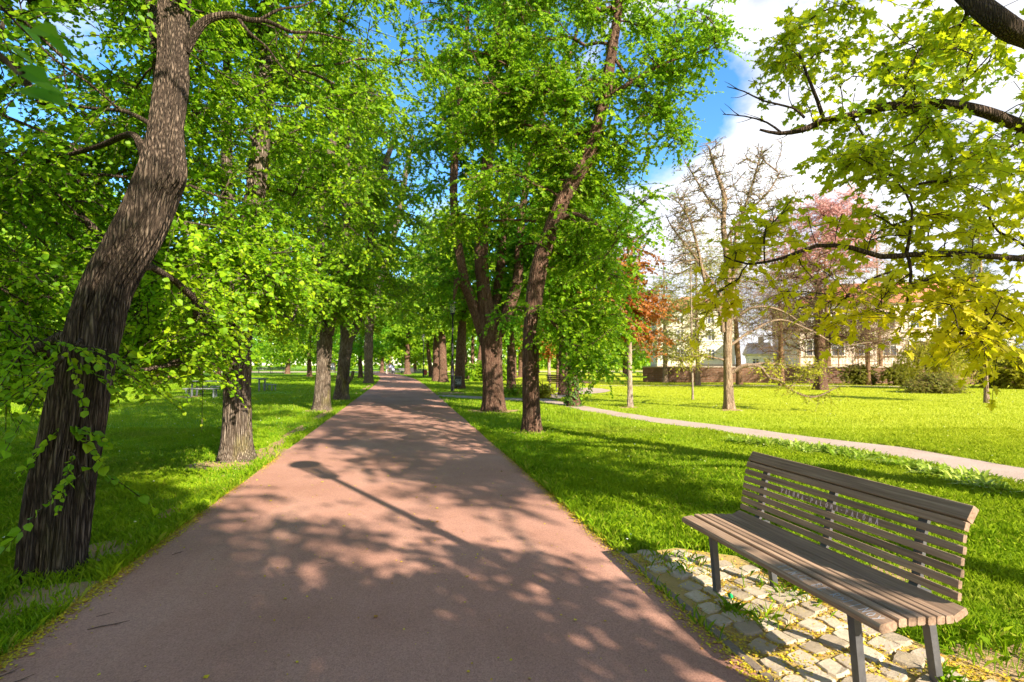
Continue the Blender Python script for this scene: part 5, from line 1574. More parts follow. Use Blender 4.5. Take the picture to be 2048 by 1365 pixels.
GLYPH = {
    'P': [[(0, 0), (.05, 1)], [(.05, 1), (.5, .9), (.45, .55), (.03, .5)]], 'A': [[(0, 0), (.3, 1), (.55, 0)], [(.1, .4), (.48, .42)]], 'L': [[(.05, 1), (0, 0), (.45, .02)]],
    'O': [[(.3, 1), (.02, .6), (.1, .08), (.4, .05), (.55, .5), (.3, 1)]], 'U': [[(0, .9), (.08, .1), (.4, .1), (.45, 1)]], 'M': [[(0, 0), (.1, 1), (.3, .4), (.52, 1), (.6, 0)]],
    'C': [[(.5, .9), (.15, .8), (.05, .3), (.5, .05)]], 'E': [[(.5, 1), (.05, .95), (0, 0), (.5, .05)], [(.03, .5), (.4, .55)]], 'I': [[(.1, 1), (.05, 0)]], 'N': [[(0, 0), (.05, 1), (.45, 0), (.5, 1)]],
    'R': [[(0, 0), (.05, 1)], [(.05, 1), (.5, .85), (.42, .5), (.03, .5), (.5, 0)]], 'V': [[(0, 1), (.25, 0), (.5, 1)]], 'G': [[(.5, .9), (.1, .8), (.05, .2), (.4, .05), (.5, .45), (.28, .45)]], 'S': [[(.5, .9), (.1, .85), (.1, .55), (.45, .4), (.4, .08), (0, .1)]],
    'B': [[(0, 0), (.05, 1), (.45, .85), (.05, .55), (.5, .3), (0, 0)]],
    'Y': [[(0, 1), (.25, .5)], [(.5, 1), (.1, 0)]], 'W': [[(0, 1), (.14, 0), (.3, .6), (.45, 0), (.6, 1)]], '&': [[(0, .2), (.2, .6), (.4, .2), (.6, .55)]], '-': [[(.05, .5), (.3, .5)]], ' ': []}


def scrawl(name, text, origin, ax, up, nrm, h, sp, th, material, parent, seed=1, offs=None):
    """hand writing as raised flat strokes on a board"""
    rng = random.Random(seed)
    mb = MB(); x = 0
    origin, ax, up, nrm = [np.array(v, float) for v in (origin, ax, up, nrm)]
    for ch in text:
        wy = rng.uniform(-.06, .06); sc = rng.uniform(.85, 1.1)
        for st in GLYPH[ch]:
            pts = [origin + ax * (x + p[0] * h * .8 * sc) + up * ((p[1] * sc + wy) * h) for p in st]
            for a, b in zip(pts[:-1], pts[1:]):
                d = norm(b - a); s = np.cross(nrm, d) * th / 2
                z0, z1 = nrm * -.0015, nrm * .0012
                a2, b2 = a - d * th * .3, b + d * th * .3
                V = [a2 - s + z0, b2 - s + z0, b2 + s + z0, a2 + s + z0, a2 - s + z1, b2 - s + z1, b2 + s + z1, a2 + s + z1]
                mb.add(np.array(V), [(4, 5, 6, 7), (0, 1, 5, 4), (1, 2, 6, 5), (2, 3, 7, 6), (3, 0, 4, 7)])
        x += sp * rng.uniform(.9, 1.1)
    return mb.build(name, material, parent)


def bench():
    Y0, Y1 = 1.70, 3.16
    base = np.array([2.15, (Y0 + Y1) / 2, 0])
    root = empty('park_bench', base)
    tag(root, 'large weathered slatted bench with dark steel legs on the cobbles beside the red path', 'bench')
    def pb(poly_list, name, m):
        mb = MB()
        for p, y0, y1 in poly_list: mb.prism(p, y0, y1)
        return mb.build(name, m, root, base)
    seat = []
    S = [(1.925, .440, .088, .040, .10), (1.995, .452, .040, .034, -.02), (2.045, .450, .040, .034, -.05), (2.094, .447, .040, .034, -.06), (2.143, .444, .040, .034, -.06), (2.192, .441, .040, .034, -.05), (2.241, .438, .040, .034, .0), (2.302, .449, .075, .032, .42)]
    for k, (x, z, w, t, a) in enumerate(S):
        seat.append((slat_poly(x, z, w, t, a, .011 if k == 0 else .005), Y0 + random.uniform(-.004, .004), Y1 + random.uniform(-.004, .004)))
    so = pb(seat, 'seat', M['wood'])
    back = []
    Bk = [(2.334, .508, .033, 1.42), (2.343, .557, .033, 1.40), (2.351, .605, .033, 1.39), (2.359, .653, .033, 1.38), (2.368, .701, .033, 1.36), (2.379, .749, .034, 1.33), (2.395, .798, .038, 1.22), (2.428, .848, .072, .95)]
    for k, (x, z, w, a) in enumerate(Bk):
        back.append((slat_poly(x, z, w, .020 if k < 6 else (.026 if k == 6 else .036), a, .003), Y0 + .03 + random.uniform(-.004, .004), Y1 - .02))
    bo = pb(back, 'backrest', M['wood'])
    # steel frames: one support bar per station and two legs at each end
    for y in (1.93, 2.44, 2.98):
        mb = MB()
        bars = [(1.93, .408), (2.20, .405), (2.30, .420), (2.357, .50), (2.390, .70), (2.425, .80), (2.452, .842)]
        for (a, b_) in zip(bars[:-1], bars[1:]):
            pts = np.array([[a[0], y, a[1]], [b_[0], y, b_[1]]])
            d = norm(pts[1] - pts[0]); nn = np.array([-d[2], 0, d[0]])
            V = []
            for p in (pts[0] - d * .004, pts[1] + d * .004):
                for sx, sy in ((-1, -1), (1, -1), (1, 1), (-1, 1)):
                    V.append(p + nn * sx * .010 + np.array([0, sy * .021, 0]))
            mb.add(np.array(V), [(0, 1, 2, 3), (7, 6, 5, 4), (0, 4, 5, 1), (1, 5, 6, 2), (2, 6, 7, 3), (3, 7, 4, 0)])
        mb.build('support_bar', M['steel'], root, base)
    for y in (1.93, 2.98):
        for (x0, x1) in ((1.995, 2.022), (2.395, 2.452)):
            mb = MB()
            V = []
            for x, z in ((x0, .398 if x0 < 2.2 else .45), (x1, 0.0)):
                for sx, sy in ((-1, -1), (1, -1), (1, 1), (-1, 1)):
                    V.append((x + sx * .019, y + sy * .0185, z))
            mb.add(np.array(V), [(3, 2, 1, 0), (4, 5, 6, 7), (0, 1, 5, 4), (1, 2, 6, 5), (2, 3, 7, 6), (3, 0, 4, 7)])
            mb.box((x1, y, .006), (.07, .07, .012), 0, .003)
            mb.build('leg', M['steel'], root, base)
    # pink and white scrawls
    nb = norm(np.array([-math.sin(1.36), 0, math.cos(1.36)])); ub = np.array([math.cos(1.36), 0, math.sin(1.36)])
    c = np.array([2.368, 0, .701]) + nb * .0102 - ub * .013
    scrawl('graffiti', 'PALUMA-PALOMA-PALOMA', c + np.array([0, 2.78, 0]) - base, (0, -1, 0), ub, nb, .026, .0335, .0034, M['chalk_pink'], bo, 3)
    ns = np.array([-math.sin(.10), 0, math.cos(.10)]); us = np.array([math.cos(.10), 0, math.sin(.10)])
    c = np.array([1.925, 0, .440]) + ns * .0204 - us * .026
    scrawl('graffiti', 'IINCE BE R&IINOY', c + np.array([0, 2.28, 0]) - base, (0, -1, 0), us, ns, .050, .0358, .0020, M['chalk'], so, 5)


bench()

# green bottle cap under the bench
b = G(1450, 1193)
mb = MB()
mb.lathe([(.011, .0), (.016, .001), (.0165, .004), (.0155, .013), (.013, .0145), (.0, .0145)], (0, 0, 0), 24)
cap = mb.build('bottle_cap', M['green_plastic'], None, None)
cap.location = (b[0], b[1], .034); cap.rotation_euler = (.7, .3, 0)
tag(cap, 'bright green plastic bottle cap lying on the cobbles under the bench', 'bottle cap')

# dead twigs on the path
tw0 = None
for i, (px, py, L, rz) in enumerate([(238, 1243, .19, .3), (35, 1340, .16, 1.0), (230, 1222, .08, .5), (368, 1103, .09, .9), (525, 1187, .05, .2), (275, 1358, .11, .6), (595, 1142, .06, -.2), (60, 1352, .15, .8), (655, 1123, .07, .1)]):
    if tw0 is None:
        mb = MB()
        mb.tube([(-.5, 0, .004), (-.2, .03, .012), (.1, .01, .008), (.5, .05, .006)], [.014, .02, .016, .006], 6)
        mb.tube([(.1, .01, .008), (.2, -.08, .012), (.3, -.11, .01)], [.012, .009, .004], 5)
        tw0 = mb.build('fallen_twig', M['dead_twig']); o = tw0
        tag(o, 'thin dark dead twig lying on the red path near its left edge', 'twig', 'dead twigs on the path')
    else:
        o = tw0.copy(); COL.objects.link(o)
    g = G(px, py); o.location = (g[0], g[1], .016); o.rotation_euler = (0, 0, rz); o.scale = (L, L * .8, L * .8 if L > .1 else L)


# ------------------------------------------------------------------ street lamps
def lamp():
    root = empty('street_lamp', (0, 0, 0))
    mb = MB()
    mb.lathe([(.0, 0), (.115, 0), (.115, .03), (.095, .06), (.088, .30), (.092, .86), (.098, .90), (.090, .95), (.062, 1.02), (.055, 1.4), (.050, 2.6), (.056, 2.62), (.056, 2.66), (.048, 2.70), (.042, 4.25), (.060, 4.30), (.065, 4.34), (.045, 4.38)], sides=20)
    mb.build('post', M['lamp_paint'], root, smooth=True)
    lan = MB()
    lan.lathe([(.0, 4.36), (.13, 4.36), (.135, 4.40), (.115, 4.43)], sides=12)
    for i in range(6):
        a = i / 6 * 2 * math.pi
        lan.tube([(math.cos(a) * .118, math.sin(a) * .118, 4.42), (math.cos(a) * .188, math.sin(a) * .188, 4.96)], [.008, .008], 5)
    lan.lathe([(.185, 4.95), (.200, 4.955), (.200, 4.985), (.185, 4.99)], sides=24)
    lan.tube([(.2, .0, 4.9), (.245, 0, 4.86), (.245, 0, 4.78)], [.012, .012, .012], 6)
    l = lan.build('lantern_frame', M['lamp_paint'], root)
    g = MB(); g.lathe([(.110, 4.43), (.180, 4.95)], sides=12)
    g.build('glass', M['glass'], l)
    g = MB(); g.lathe([(.0, 4.44), (.028, 4.44), (.034, 4.60), (.034, 4.74), (.0, 4.78)], sides=12); g.build('bulb', M['paper'], l)
    c = MB(); c.lathe([(.185, 4.985), (.225, 4.98), (.228, 5.0), (.205, 5.06), (.15, 5.115), (.07, 5.15), (.05, 5.165), (.0, 5.19)], sides=24)
    c.build('cap', M['lamp_paint'], root, smooth=True)
    return root


lm = lamp()
lm.location = tuple(G(905, 783))
tag(lm, 'old-fashioned lamp post with a glass lantern beside the dark litter bin, right of the path', 'street lamp', 'lamp posts along the path')
copy_tree(lm, PX(847, 60), .4, 1, 'lamp post farther up the right path edge, next to the red litter bin')
copy_tree(lm, PX(804, 84), .9, 1, 'most distant lamp post, just right of the walking people')
copy_tree(lm, (2.34, .62, 0), .2, 1, 'lamp post out of view on the right whose long shadow crosses the foreground path')


# ------------------------------------------------------------------ litter bins
def bin_(label, loc, m, w=.42, h=.56, z0=.16, scrib=True, rz=0.0):
    root = empty('litter_bin', loc, rz); tag(root, label, 'litter bin')
    mb = MB(); mb.box((0, 0, z0 + h / 2), (w, w * .8, h), 0, .04); mb.build('body', m, root)
    mb = MB(); mb.box((0, 0, z0 + h + .022), (w * 1.06, w * .86, .04), 0, .015); mb.box((0, 0, z0 + h + .048), (w * .7, w * .5, .012), 0, .004); mb.build('rim', M['steel'], root)
    mb = MB(); mb.tube([(0, 0, 0), (0, 0, z0 + .02)], [.04, .04], 10); mb.box((0, 0, .01), (.22, .22, .02), 0, .004); mb.build('foot', M['steel'], root)
    if scrib:
        o = scrawl('graffiti', 'SVW', np.array([-.15, -w * .4 - .001, z0 + .14]), (1, 0, 0), (0, 0, 1), (0, -1, 0), .30, .1, .028, M['chalk'], root, 2)
    return root


p = PX(916.5, 31.0); p2 = p
bin_('dark square litter bin with a white scrawl next to the old lamp post', p, M['bin'], rz=-.2)
bin_('red litter bin beside the second lamp post up the path', PX(850.5, 60.5), M['bin_red'], .45, .6, .25, False)
bin_('dark litter bin on the grass between the two distant lamp posts', PX(822, 82), M['bin'], .9, .75, .2, False)


# ------------------------------------------------------------------ small park benches
def park_bench(m, L=1.7):
    root = empty('park_bench', (0, 0, 0))
    mb = MB()
    for k in range(5): mb.box((0, -.20 + k * .095, .45), (L, .075, .035), 0, .006)
    mb.build('seat', m, root)
    mb = MB()
    for k in range(4):
        mb.box((0, .27 + k * .03, .56 + k * .105), (L, .03, .085), 0, .006)
    mb.build('backrest', m, root)
    for x in (-L * .38, L * .38):
        mb = MB()
        mb.tube([(x, -.22, 0), (x, -.20, .42), (x, .20, .43), (x, .29, .50), (x, .40, .92)], [.025] * 5, 6)
        mb.tube([(x, .20, .43), (x, .32, 0)], [.025, .025], 6)
        mb.build('leg', M['steel'], root)
    return root


pb_ = park_bench(M['brown_wood'])
pb_.location = tuple(PX(1168, 30.4)); pb_.rotation_euler = (0, 0, math.radians(84))
tag(pb_, 'brown bench seen from the side at the back of the gravel circle', 'bench', 'benches at the gravel circle')
copy_tree(pb_, PX(1121, 28.6), math.radians(112), 1, 'brown bench half hidden behind the ivy-clad linden at the gravel circle')
pg = park_bench(M['grey_wood'], 1.9)
pg.location = tuple(PX(838, 63)); pg.rotation_euler = (0, 0, math.radians(-35))
tag(pg, 'grey bench on the right path edge just before the red litter bin', 'bench', 'grey benches along the paths')
copy_tree(pg, PX(797, 82), math.radians(-15), 1, 'grey bench on the right path edge close to the walking people')
copy_tree(pg, PX(530, 84), math.radians(10), 1.2, 'grey bench beside the crossing path, left one of two')
copy_tree(pg, PX(556, 86), math.radians(10), 1.2, 'grey bench beside the crossing path, closer to the squat tree')


# ------------------------------------------------------------------ picnic furniture
def table(L, W=.72, H=.74):
    root = empty('picnic_table', (0, 0, 0))
    mb = MB()
    for k in range(5): mb.box((0, -W / 2 + W / 10 + k * W / 5, H - .02), (L, W / 5 - .012, .04), 0, .006)
    mb.build('table_top', M['grey_wood'], root)
    for x in (-L * .42, L * .42):
        for y in (-W * .32, W * .32):
            mb = MB(); mb.box((x, y, (H - .04) / 2), (.07, .07, H - .04), 0, .006); mb.build('leg', M['steel_grey'], root)
    for x in (-L * .42, L * .42):
        mb = MB(); mb.box((x, 0, H - .07), (.05, W * .56, .05), 0, .004); mb.build('cross_bar', M['steel_grey'], root)
    return root


def stool_bench(L, H=.44):
    root = empty('picnic_bench', (0, 0, 0))
    mb = MB()
    for k in (-1, 0, 1): mb.box((0, k * .115, H - .02), (L, .10, .04), 0, .006)
    mb.build('seat', M['grey_wood'], root)
    for x in (-L * .40, L * .40):
        for y in (-.12, .12):
            mb = MB(); mb.box((x, y, (H - .04) / 2), (.06, .06, H - .04), 0, .005); mb.build('leg', M['steel_grey'], root)
    return root


ta = table(1.75); ta.location = tuple(PX(424, 24)); ta.rotation_euler = (0, 0, -.10)
tag(ta, 'grey picnic table on worn ground left of the sunlit linden trunk', 'picnic table', 'picnic tables')
copy_tree(ta, PX(503, 28.6), -.42, 1, 'grey picnic table right of the sunlit linden trunk, partly hidden by it')
sb = stool_bench(1.45); sb.location = tuple(PX(405, 22.7)); sb.rotation_euler = (0, 0, -.10)
tag(sb, 'backless grey bench on the near side of the left picnic table', 'bench', 'picnic benches')
copy_tree(sb, PX(430, 25.0), -.10, 1, 'backless grey bench on the far side of the left picnic table')
copy_tree(sb, PX(541, 29.2), -.9, .85, 'short backless grey bench at the right end of the right picnic table')

# notice board
root = empty('notice_board', PX(665, 60), .25); tag(root, 'notice board with an orange wooden frame on the far lawn between two trunks', 'notice board')
mb = MB(); mb.box((0, 0, 1.25), (.62, .05, .86), 0, .01); mb.build('panel', M['paper'], root)
mb = MB()
for x in (-.34, .34): mb.box((x, 0, 1.25), (.07, .09, 1.0), 0, .01)
for z in (.78, 1.72): mb.box((0, 0, z), (.61, .09, .07), 0, .01)
mb.build('frame', M['board_wood'], root)
for x in (-.34, .34):
    mb = MB(); mb.box((x, 0, .375), (.07, .07, .75)); mb.build('post', M['board_wood'], root)
mb = MB()
for i in range(3):
    for j in range(3):
        if (i + j) % 2 == 0 or i == 1: mb.box((-.18 + i * .18, -.028, .98 + j * .26), (.12, .006, .17))
mb.build('notice', M['ink'], root)


# ------------------------------------------------------------------ walkers and pram
def person(label, px, d, shirt, legs, h=1.70, stride=.22, rz=0.0, arms=0.0, cap=False):
    base = PX(px, d, .012)
    s = h / 1.7
    J = {'pelvis': (0, 0, .93), 'belly': (0, 0, 1.08), 'chest': (0, -.01, 1.28), 'neck': (0, .0, 1.45), 'head': (0, -.02, 1.56), 'crown': (0, -.01, 1.67),
         'hl': (-.09, 0, .90), 'kl': (-.10, -stride * .6, .49), 'al': (-.10, -stride * .5, .09), 'tl': (-.10, -stride * .5 - .16, .03),
         'hr': (.09, 0, .90), 'kr': (.10, stride * .25, .49), 'ar': (.10, stride * 1.0, .11), 'tr': (.10, stride * 1.0 - .14, .03),
         'sl': (-.18, 0, 1.40), 'el': (-.24, .04 - arms * .1, 1.13), 'wl': (-.22, -.08 - arms * .30, .92 + arms * .10), 'fl': (-.21, -.12 - arms * .36, .84 + arms * .16),
         'sr': (.18, 0, 1.40), 'er': (.24, .02 - arms * .1, 1.13), 'wr': (.22, -.02 - arms * .34, .92 + arms * .10), 'fr': (.21, -.05 - arms * .40, .84 + arms * .16)}
    E = [('pelvis', 'belly'), ('belly', 'chest'), ('chest', 'neck'), ('neck', 'head'), ('head', 'crown'), ('pelvis', 'hl'), ('hl', 'kl'), ('kl', 'al'), ('al', 'tl'), ('pelvis', 'hr'), ('hr', 'kr'), ('kr', 'ar'), ('ar', 'tr'),
         ('chest', 'sl'), ('sl', 'el'), ('el', 'wl'), ('wl', 'fl'), ('chest', 'sr'), ('sr', 'er'), ('er', 'wr'), ('wr', 'fr')]
    Rd = {'pelvis': (.15, .11), 'belly': (.13, .10), 'chest': (.16, .11), 'neck': (.055, .055), 'head': (.085, .10), 'crown': (.06, .07), 'hl': (.095, .095), 'kl': (.062, .062), 'al': (.045, .05), 'tl': (.04, .035), 'hr': (.095, .095), 'kr': (.062, .062), 'ar': (.045, .05), 'tr': (.04, .035),
          'sl': (.062, .062), 'el': (.045, .045), 'wl': (.032, .032), 'fl': (.028, .035), 'sr': (.062, .062), 'er': (.045, .045), 'wr': (.032, .032), 'fr': (.028, .035)}
    ks = list(J)
    me = bpy.data.meshes.new('person_skeleton')
    me.from_pydata([tuple(c * s for c in J[k]) for k in ks], [(ks.index(a), ks.index(b)) for a, b in E], [])
    tmp = bpy.data.objects.new('person_skeleton', me); COL.objects.link(tmp)
    tmp.modifiers.new('Skin', 'SKIN'); sub = tmp.modifiers.new('Subdivision', 'SUBSURF'); sub.levels = 2
    for i, k in enumerate(ks):
        me.skin_vertices[0].data[i].radius = (Rd[k][0] * s, Rd[k][1] * s); me.skin_vertices[0].data[i].use_root = (k == 'pelvis')
    dg = bpy.context.evaluated_depsgraph_get()
    body = bpy.data.meshes.new_from_object(tmp.evaluated_get(dg))
    bpy.data.objects.remove(tmp)
    root = empty('person', base, rz); tag(root, label, 'person', 'people walking on the path')
    for m_ in (M['skin'], M[shirt], M[legs], M['hair']): body.materials.append(m_)
    for p_ in body.polygons:
        c = p_.center / s
        arm = abs(c.x) > .205
        if c.z > 1.60 or (c.z > 1.50 and c.y > .02): k = 3
        elif c.z > 1.44: k = 0
        elif arm and c.z < 1.10: k = 0
        elif c.z > .92: k = 1
        elif c.z > .08: k = 2
        else: k = 3
        p_.material_index = k; p_.use_smooth = True
    link('body', body, None, root)
    hb = MB(); hb.lathe([(.0, .115), (.05, .10), (.092, .05), (.104, -.01), (.098, -.06), (.08, -.09)], (0, .012 * s, 1.60 * s), 14)
    hb.build('hair', M['hair'], root, smooth=True)
    return root


person('person in a white top and beige trousers walking at the left of the group', 774.5, 79, 'cloth_white', 'cloth_beige', 1.68, .2, .15)
person('person in pale clothes walking in the middle behind the pram', 781, 80.5, 'cloth_blue', 'cloth_grey', 1.80, .22, -.1)
person('person in a light blue shirt pushing the dark pram', 786.5, 79.5, 'cloth_blue', 'cloth_grey', 1.66, .2, .0, 1.0)
root = empty('pram', PX(786.5, 78.6, .012), 0); tag(root, 'dark three-wheeled pram with a hood pushed along the red path', 'pram')
mb = MB()
mb.tube([(0, -.35, .45), (0, -.05, .36), (0, .25, .48), (0, .30, .62)], [.12, .20, .20, .12], 12); mb.build('seat', M['black'], root, smooth=True)
mb = MB(); mb.lathe([(.26, 0), (.25, .12), (.19, .23), (.10, .29), (0, .31)], (0, .16, .60), 16); mb.build('hood', M['cloth_grey'], root, smooth=True)
mb = MB()
for x in (-.24, .24):
    mb.tube([(x, .62, 1.0), (x, .20, .55), (x * .5, -.45, .20)], [.015] * 3, 6); mb.tube([(x, .20, .55), (x * 1.1, .30, .18)], [.015] * 2, 6)
mb.tube([(-.24, .62, 1.0), (.24, .62, 1.0)], [.018] * 2, 6); mb.build('frame', M['steel_grey'], root)
for (x, y, r) in ((-.28, .30, .17), (.28, .30, .17), (0, -.48, .15)):
    mb = MB()
    a = np.linspace(0, 2 * math.pi, 17)
    mb.tube(np.column_stack([np.full(17, x), y + np.cos(a) * (r - .025), r + np.sin(a) * (r - .025)]), [.025] * 17, 6)
    for q in range(5): mb.tube([(x, y, r), (x, y + math.cos(q * 1.257) * (r - .03), r + math.sin(q * 1.257) * (r - .03))], [.008] * 2, 4)
    mb.build('wheel', M['black'], root)


# ------------------------------------------------------------------ wall, fence and houses at the meadow's end
def wall_fence():
    a, b = PX(1285, 44), PX(1835, 39)
    L = np.linalg.norm(b - a); mid = (a + b) / 2; rz = math.atan2(b[1] - a[1], b[0] - a[0])
    root = empty('brick_wall', mid, rz); tag(root, 'long dark brick wall with pale coping along the far end of the meadow', 'wall')
    mb = MB(); mb.box((0, 0, .62), (L, .4, 1.28)); mb.build('wall_face', M['brick'], root)
    mb = MB()
    n_ = int(L / 1.5)
    for i in range(n_): mb.box((-L / 2 + (i + .5) * L / n_, 0, 1.31), (L / n_ - .015, .5, .10), 0, .02)
    mb.build('coping', M['coping'], root)
    # second length to the right, behind bushes
    a2, b2 = PX(1836, 39.2), PX(2400, 36)
    L2 = np.linalg.norm(b2 - a2)
    r2 = empty('brick_wall', (a2 + b2) / 2, math.atan2(b2[1] - a2[1], b2[0] - a2[0])); tag(r2, 'brick wall continuing right of the willow, mostly behind golden bushes', 'wall')
    mb = MB(); mb.box((0, 0, .55), (L2, .4, 1.14)); mb.build('wall_face', M['brick'], r2)
    mb = MB(); mb.box((0, 0, 1.17), (L2, .5, .10), 0, .02); mb.build('coping', M['coping'], r2)
    # iron fence standing behind the wall in front of the pale house
    a, b = PX(1560, 46), PX(1835, 45)
    L = np.linalg.norm(b - a); f = empty('iron_fence', (a + b) / 2, math.atan2(b[1] - a[1], b[0] - a[0])); tag(f, 'tall thin iron fence between the brick wall and the pale house', 'fence')
    for i in range(8):
        mb = MB(); mb.box((-L / 2 + i * L / 7, 0, 1.5), (.08, .08, 3.0), 0, .01); mb.build('post', M['twig_warm'], f)
    mb = MB()
    for z in (1.5, 2.2, 2.85): mb.box((0, 0, z), (L, .03, .04))
    for i in range(int(L / .28)):
        x = -L / 2 + (i + .5) * .28
        mb.box((x, .0365, 2.15), (.02, .02, 1.55))
    mb.build('railing', M['twig_warm'], f)
    # park path strip in front of the wall
    sheet('meadow_path', [G(1200, 771.5)[:2], G(1420, 770.6)[:2], G(1650, 771.2)[:2], G(1830, 773)[:2], G(1830, 774.2)[:2], G(1650, 772.8)[:2], G(1420, 771.9)[:2], G(1200, 772.6)[:2]], .008, M['gravel'])


wall_fence()


def house(label, pxa, da, pxb, db, depth, eave, ridge, wins, wallm, basem=None, roofm=None, hip=True, base_h=1.6):
    a, b = PX(pxa, da), PX(pxb, db)
    L = float(np.linalg.norm(b - a)); rz = math.atan2(b[1] - a[1], b[0] - a[0])
    root = empty('house', (a + b) / 2, rz); tag(root, label, 'house')
    mb = MB(); mb.box((0, depth / 2, eave / 2 + base_h / 2), (L, depth, eave - base_h)); mb.build('wall', wallm, root)
    mb = MB(); mb.box((0, depth / 2, base_h / 2 - .001), (L + .16, depth + .16, base_h)); mb.build('plinth', basem or wallm, root)
    mb = MB()
    mb.box((0, depth / 2, eave + .10), (L + .7, depth + .7, .2), 0, .05); mb.box((0, depth / 2, eave - .22), (L + .25, depth + .25, .36), 0, .05)
    mb.box((0, -.06, eave * .52), (L + .1, .12, .22), 0, .03)
    mb.build('cornice', M['trim'], root)
    o = .55; hx = (depth / 2 if hip else .0)
    z0 = eave + .202
    V = np.array([(-L / 2 - o, -o, z0), (L / 2 + o, -o, z0), (L / 2 + o, depth + o, z0), (-L / 2 - o, depth + o, z0), (-L / 2 + hx, depth / 2, ridge), (L / 2 - hx, depth / 2, ridge)])
    mb = MB(); mb.add(V, [(0, 1, 5, 4), (1, 2, 5), (2, 3, 4, 5), (3, 0, 4), (3, 2, 1, 0)])
    rf = mb.build('roof', roofm or M['roof'], root)
    mb = MB(); mb.box((L * .12, depth * .5, ridge + .1), (.7, .9, 1.6), 0, .03); mb.build('chimney', M['facade_base'], rf)
    for (z, hgt, w, n_, sill) in wins:
        for i in range(n_):
            x = -L / 2 + (i + .5) * L / n_
            mb = MB()
            for sx in (-1, 1): mb.box((x + sx * w / 2, -.05, z), (.12, .14, hgt + .12))
            mb.box((x, -.05, z + hgt / 2 + .12), (w + .36, .16, .12)); mb.box((x, -.05, z), (.08, .1, hgt - .01)); mb.box((x, -.052, z + hgt * .2), (w - .13, .1, .07))
            fr = mb.build('window', M['trim'], root)
            mb = MB(); mb.box((x, -.015, z), (w, .04, hgt)); mb.build('pane', M['pane'], fr)
            if sill:
                mb = MB(); mb.box((x, -.12, z - hgt / 2 - .10), (w + .5, .26, .14), 0, .03); mb.build('sill', M['coping'], fr)
    return root


house('pale pinkish house with a red hip roof and white framed windows beyond the brick wall', 1600, 66, 2030, 61, 12, 9.2, 12.9, [(3.6, 1.7, 1.5, 8, True), (7.1, 1.8, 1.35, 8, True)], M['facade'], M['facade_base'])
house('cream house half hidden by budding trees behind the sapling', 1315, 84, 1470, 82, 10, 10.5, 13.5, [(3.2, 1.6, 1.1, 5, False), (6.4, 1.6, 1.1, 5, False), (9.0, 1.2, 1.1, 5, False)], M['facade_cream'], M['facade_base'])
house('small white gabled house between the bare tree and the pale house', 1500, 74, 1545, 73, 6, 2.9, 4.9, [(1.9, .9, .9, 2, False)], M['trim'], M['facade_base'], M['coping'], False, .6)

# ------------------------------------------------------------------ light
w = bpy.data.worlds.new('World'); scene.world = w; w.use_nodes = True
nt = w.node_tree
bg = nt.nodes['Background']
sky = nt.nodes.new('ShaderNodeTexSky'); sky.sky_type = 'NISHITA'; sky.sun_disc = False
sky.sun_elevation = SUN_EL; sky.sun_rotation = math.atan2(SUN_H[0], SUN_H[1]); sky.air_density = 1.0; sky.dust_density = .4; sky.ozone_density = 2.0
hs = N(nt, 'ShaderNodeHueSaturation', Saturation=1.3, Value=.82); nt.links.new(sky.outputs['Color'], hs.inputs['Color'])
tc = nt.nodes.new('ShaderNodeTexCoord')
v = mapping(nt, tc.outputs['Generated'], (1, 1, 1.5))
n1 = noise(nt, v, 3.0, 9, .58)


def towards(px, py, width):
    dv = norm(P(px, py, 1.0) - np.array([0, 0, CAM_H]))
    dn = N(nt, 'ShaderNodeVectorMath', operation='DOT_PRODUCT'); nt.links.new(tc.outputs['Generated'], dn.inputs[0]); dn.inputs[1].default_value = tuple(dv)
    return mth(nt, 'MULTIPLY', mth(nt, 'SUBTRACT', dn.outputs['Value'], math.cos(width)), 1.0 / (1 - math.cos(width)), True)


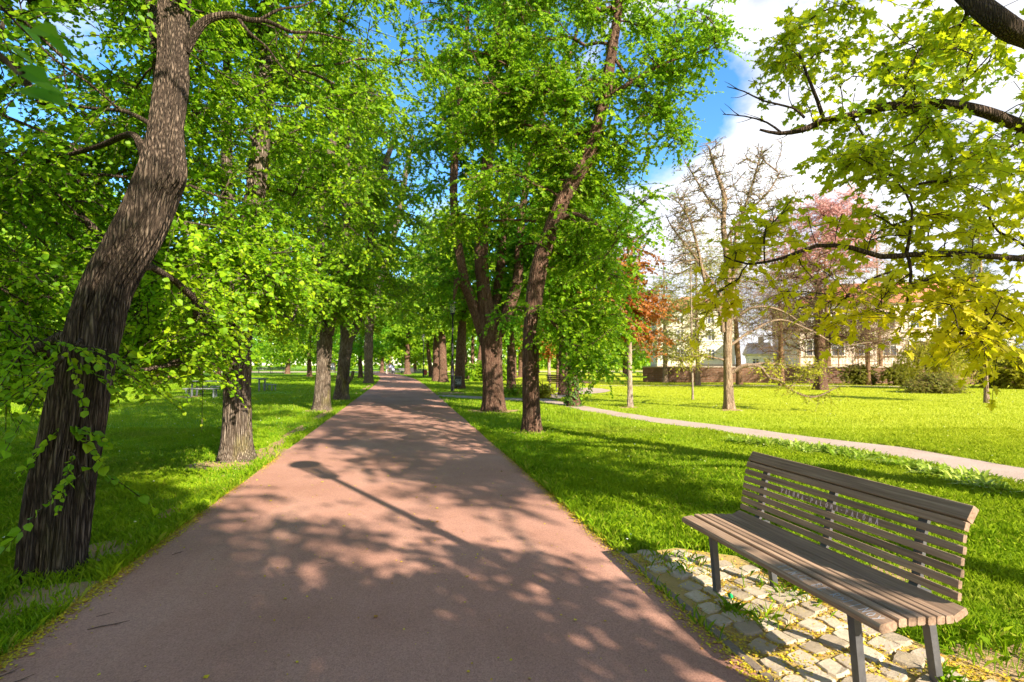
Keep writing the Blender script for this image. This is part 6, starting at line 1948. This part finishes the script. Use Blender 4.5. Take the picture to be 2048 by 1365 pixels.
big = towards(1950, 330, .62); low = towards(1450, 480, .25); hole = towards(1370, 195, .17); top = towards(1530, 60, .13)
f = mth(nt, 'ADD', n1, mth(nt, 'MULTIPLY', big, .42)); f = mth(nt, 'ADD', f, mth(nt, 'MULTIPLY', low, .32)); f = mth(nt, 'ADD', f, mth(nt, 'MULTIPLY', top, .2)); f = mth(nt, 'SUBTRACT', f, mth(nt, 'MULTIPLY', hole, .38))
dn = N(nt, 'ShaderNodeVectorMath', operation='DOT_PRODUCT'); nt.links.new(tc.outputs['Generated'], dn.inputs[0]); dn.inputs[1].default_value = (-SY, -CY, .0)
f = mth(nt, 'ADD', f, mth(nt, 'MULTIPLY', mth(nt, 'ADD', dn.outputs['Value'], .1, True), .28))  # unseen cloud cover added behind the camera for neutral fill light
cm = mth(nt, 'MULTIPLY', mth(nt, 'SUBTRACT', f, .56), 7.0, True)
n2 = noise(nt, mapping(nt, tc.outputs['Generated'], (1, 1, 2)), 6.5, 6, .6)
cc = ramp(nt, n2, [(.3, (1.7, 1.85, 2.3)), (.60, (3.2, 3.22, 3.3))])
nt.links.new(mixc(nt, cm, hs.outputs['Color'], cc), bg.inputs['Color'])
bg.inputs['Strength'].default_value = .15

sd = bpy.data.lights.new('sun', 'SUN'); sd.energy = 4.8; sd.angle = math.radians(.53); sd.color = (1.0, .91, .76)
so = bpy.data.objects.new('sun', sd); COL.objects.link(so)
dirv = Vector((SUN_H[0] * math.cos(SUN_EL), SUN_H[1] * math.cos(SUN_EL), math.sin(SUN_EL)))
so.rotation_euler = dirv.to_track_quat('Z', 'Y').to_euler()

# ------------------------------------------------------------------ camera
cd = bpy.data.cameras.new('camera'); cam = bpy.data.objects.new('camera', cd); COL.objects.link(cam)
cd.sensor_width = 36.0; cd.lens = 36.0 * FPX / 2048.0; cd.clip_end = 4000; cd.clip_start = .05
cam.location = (0, 0, CAM_H)
fw = Vector((SY * math.cos(PITCH), CY * math.cos(PITCH), math.sin(PITCH)))
cam.rotation_euler = fw.to_track_quat('-Z', 'Y').to_euler()
cd.dof.use_dof = True; cd.dof.focus_distance = 3.5; cd.dof.aperture_fstop = 3.2
scene.camera = cam
scene.view_settings.view_transform = 'Standard'; scene.view_settings.look = 'None'
scene.view_settings.exposure = 1.6; scene.view_settings.gamma = 1.0
scene.cycles.max_bounces = 9; scene.cycles.transparent_max_bounces = 8; scene.cycles.diffuse_bounces = 6; scene.cycles.transmission_bounces = 6
scene.cycles.use_denoising = True
scene.render.engine = 'CYCLES'
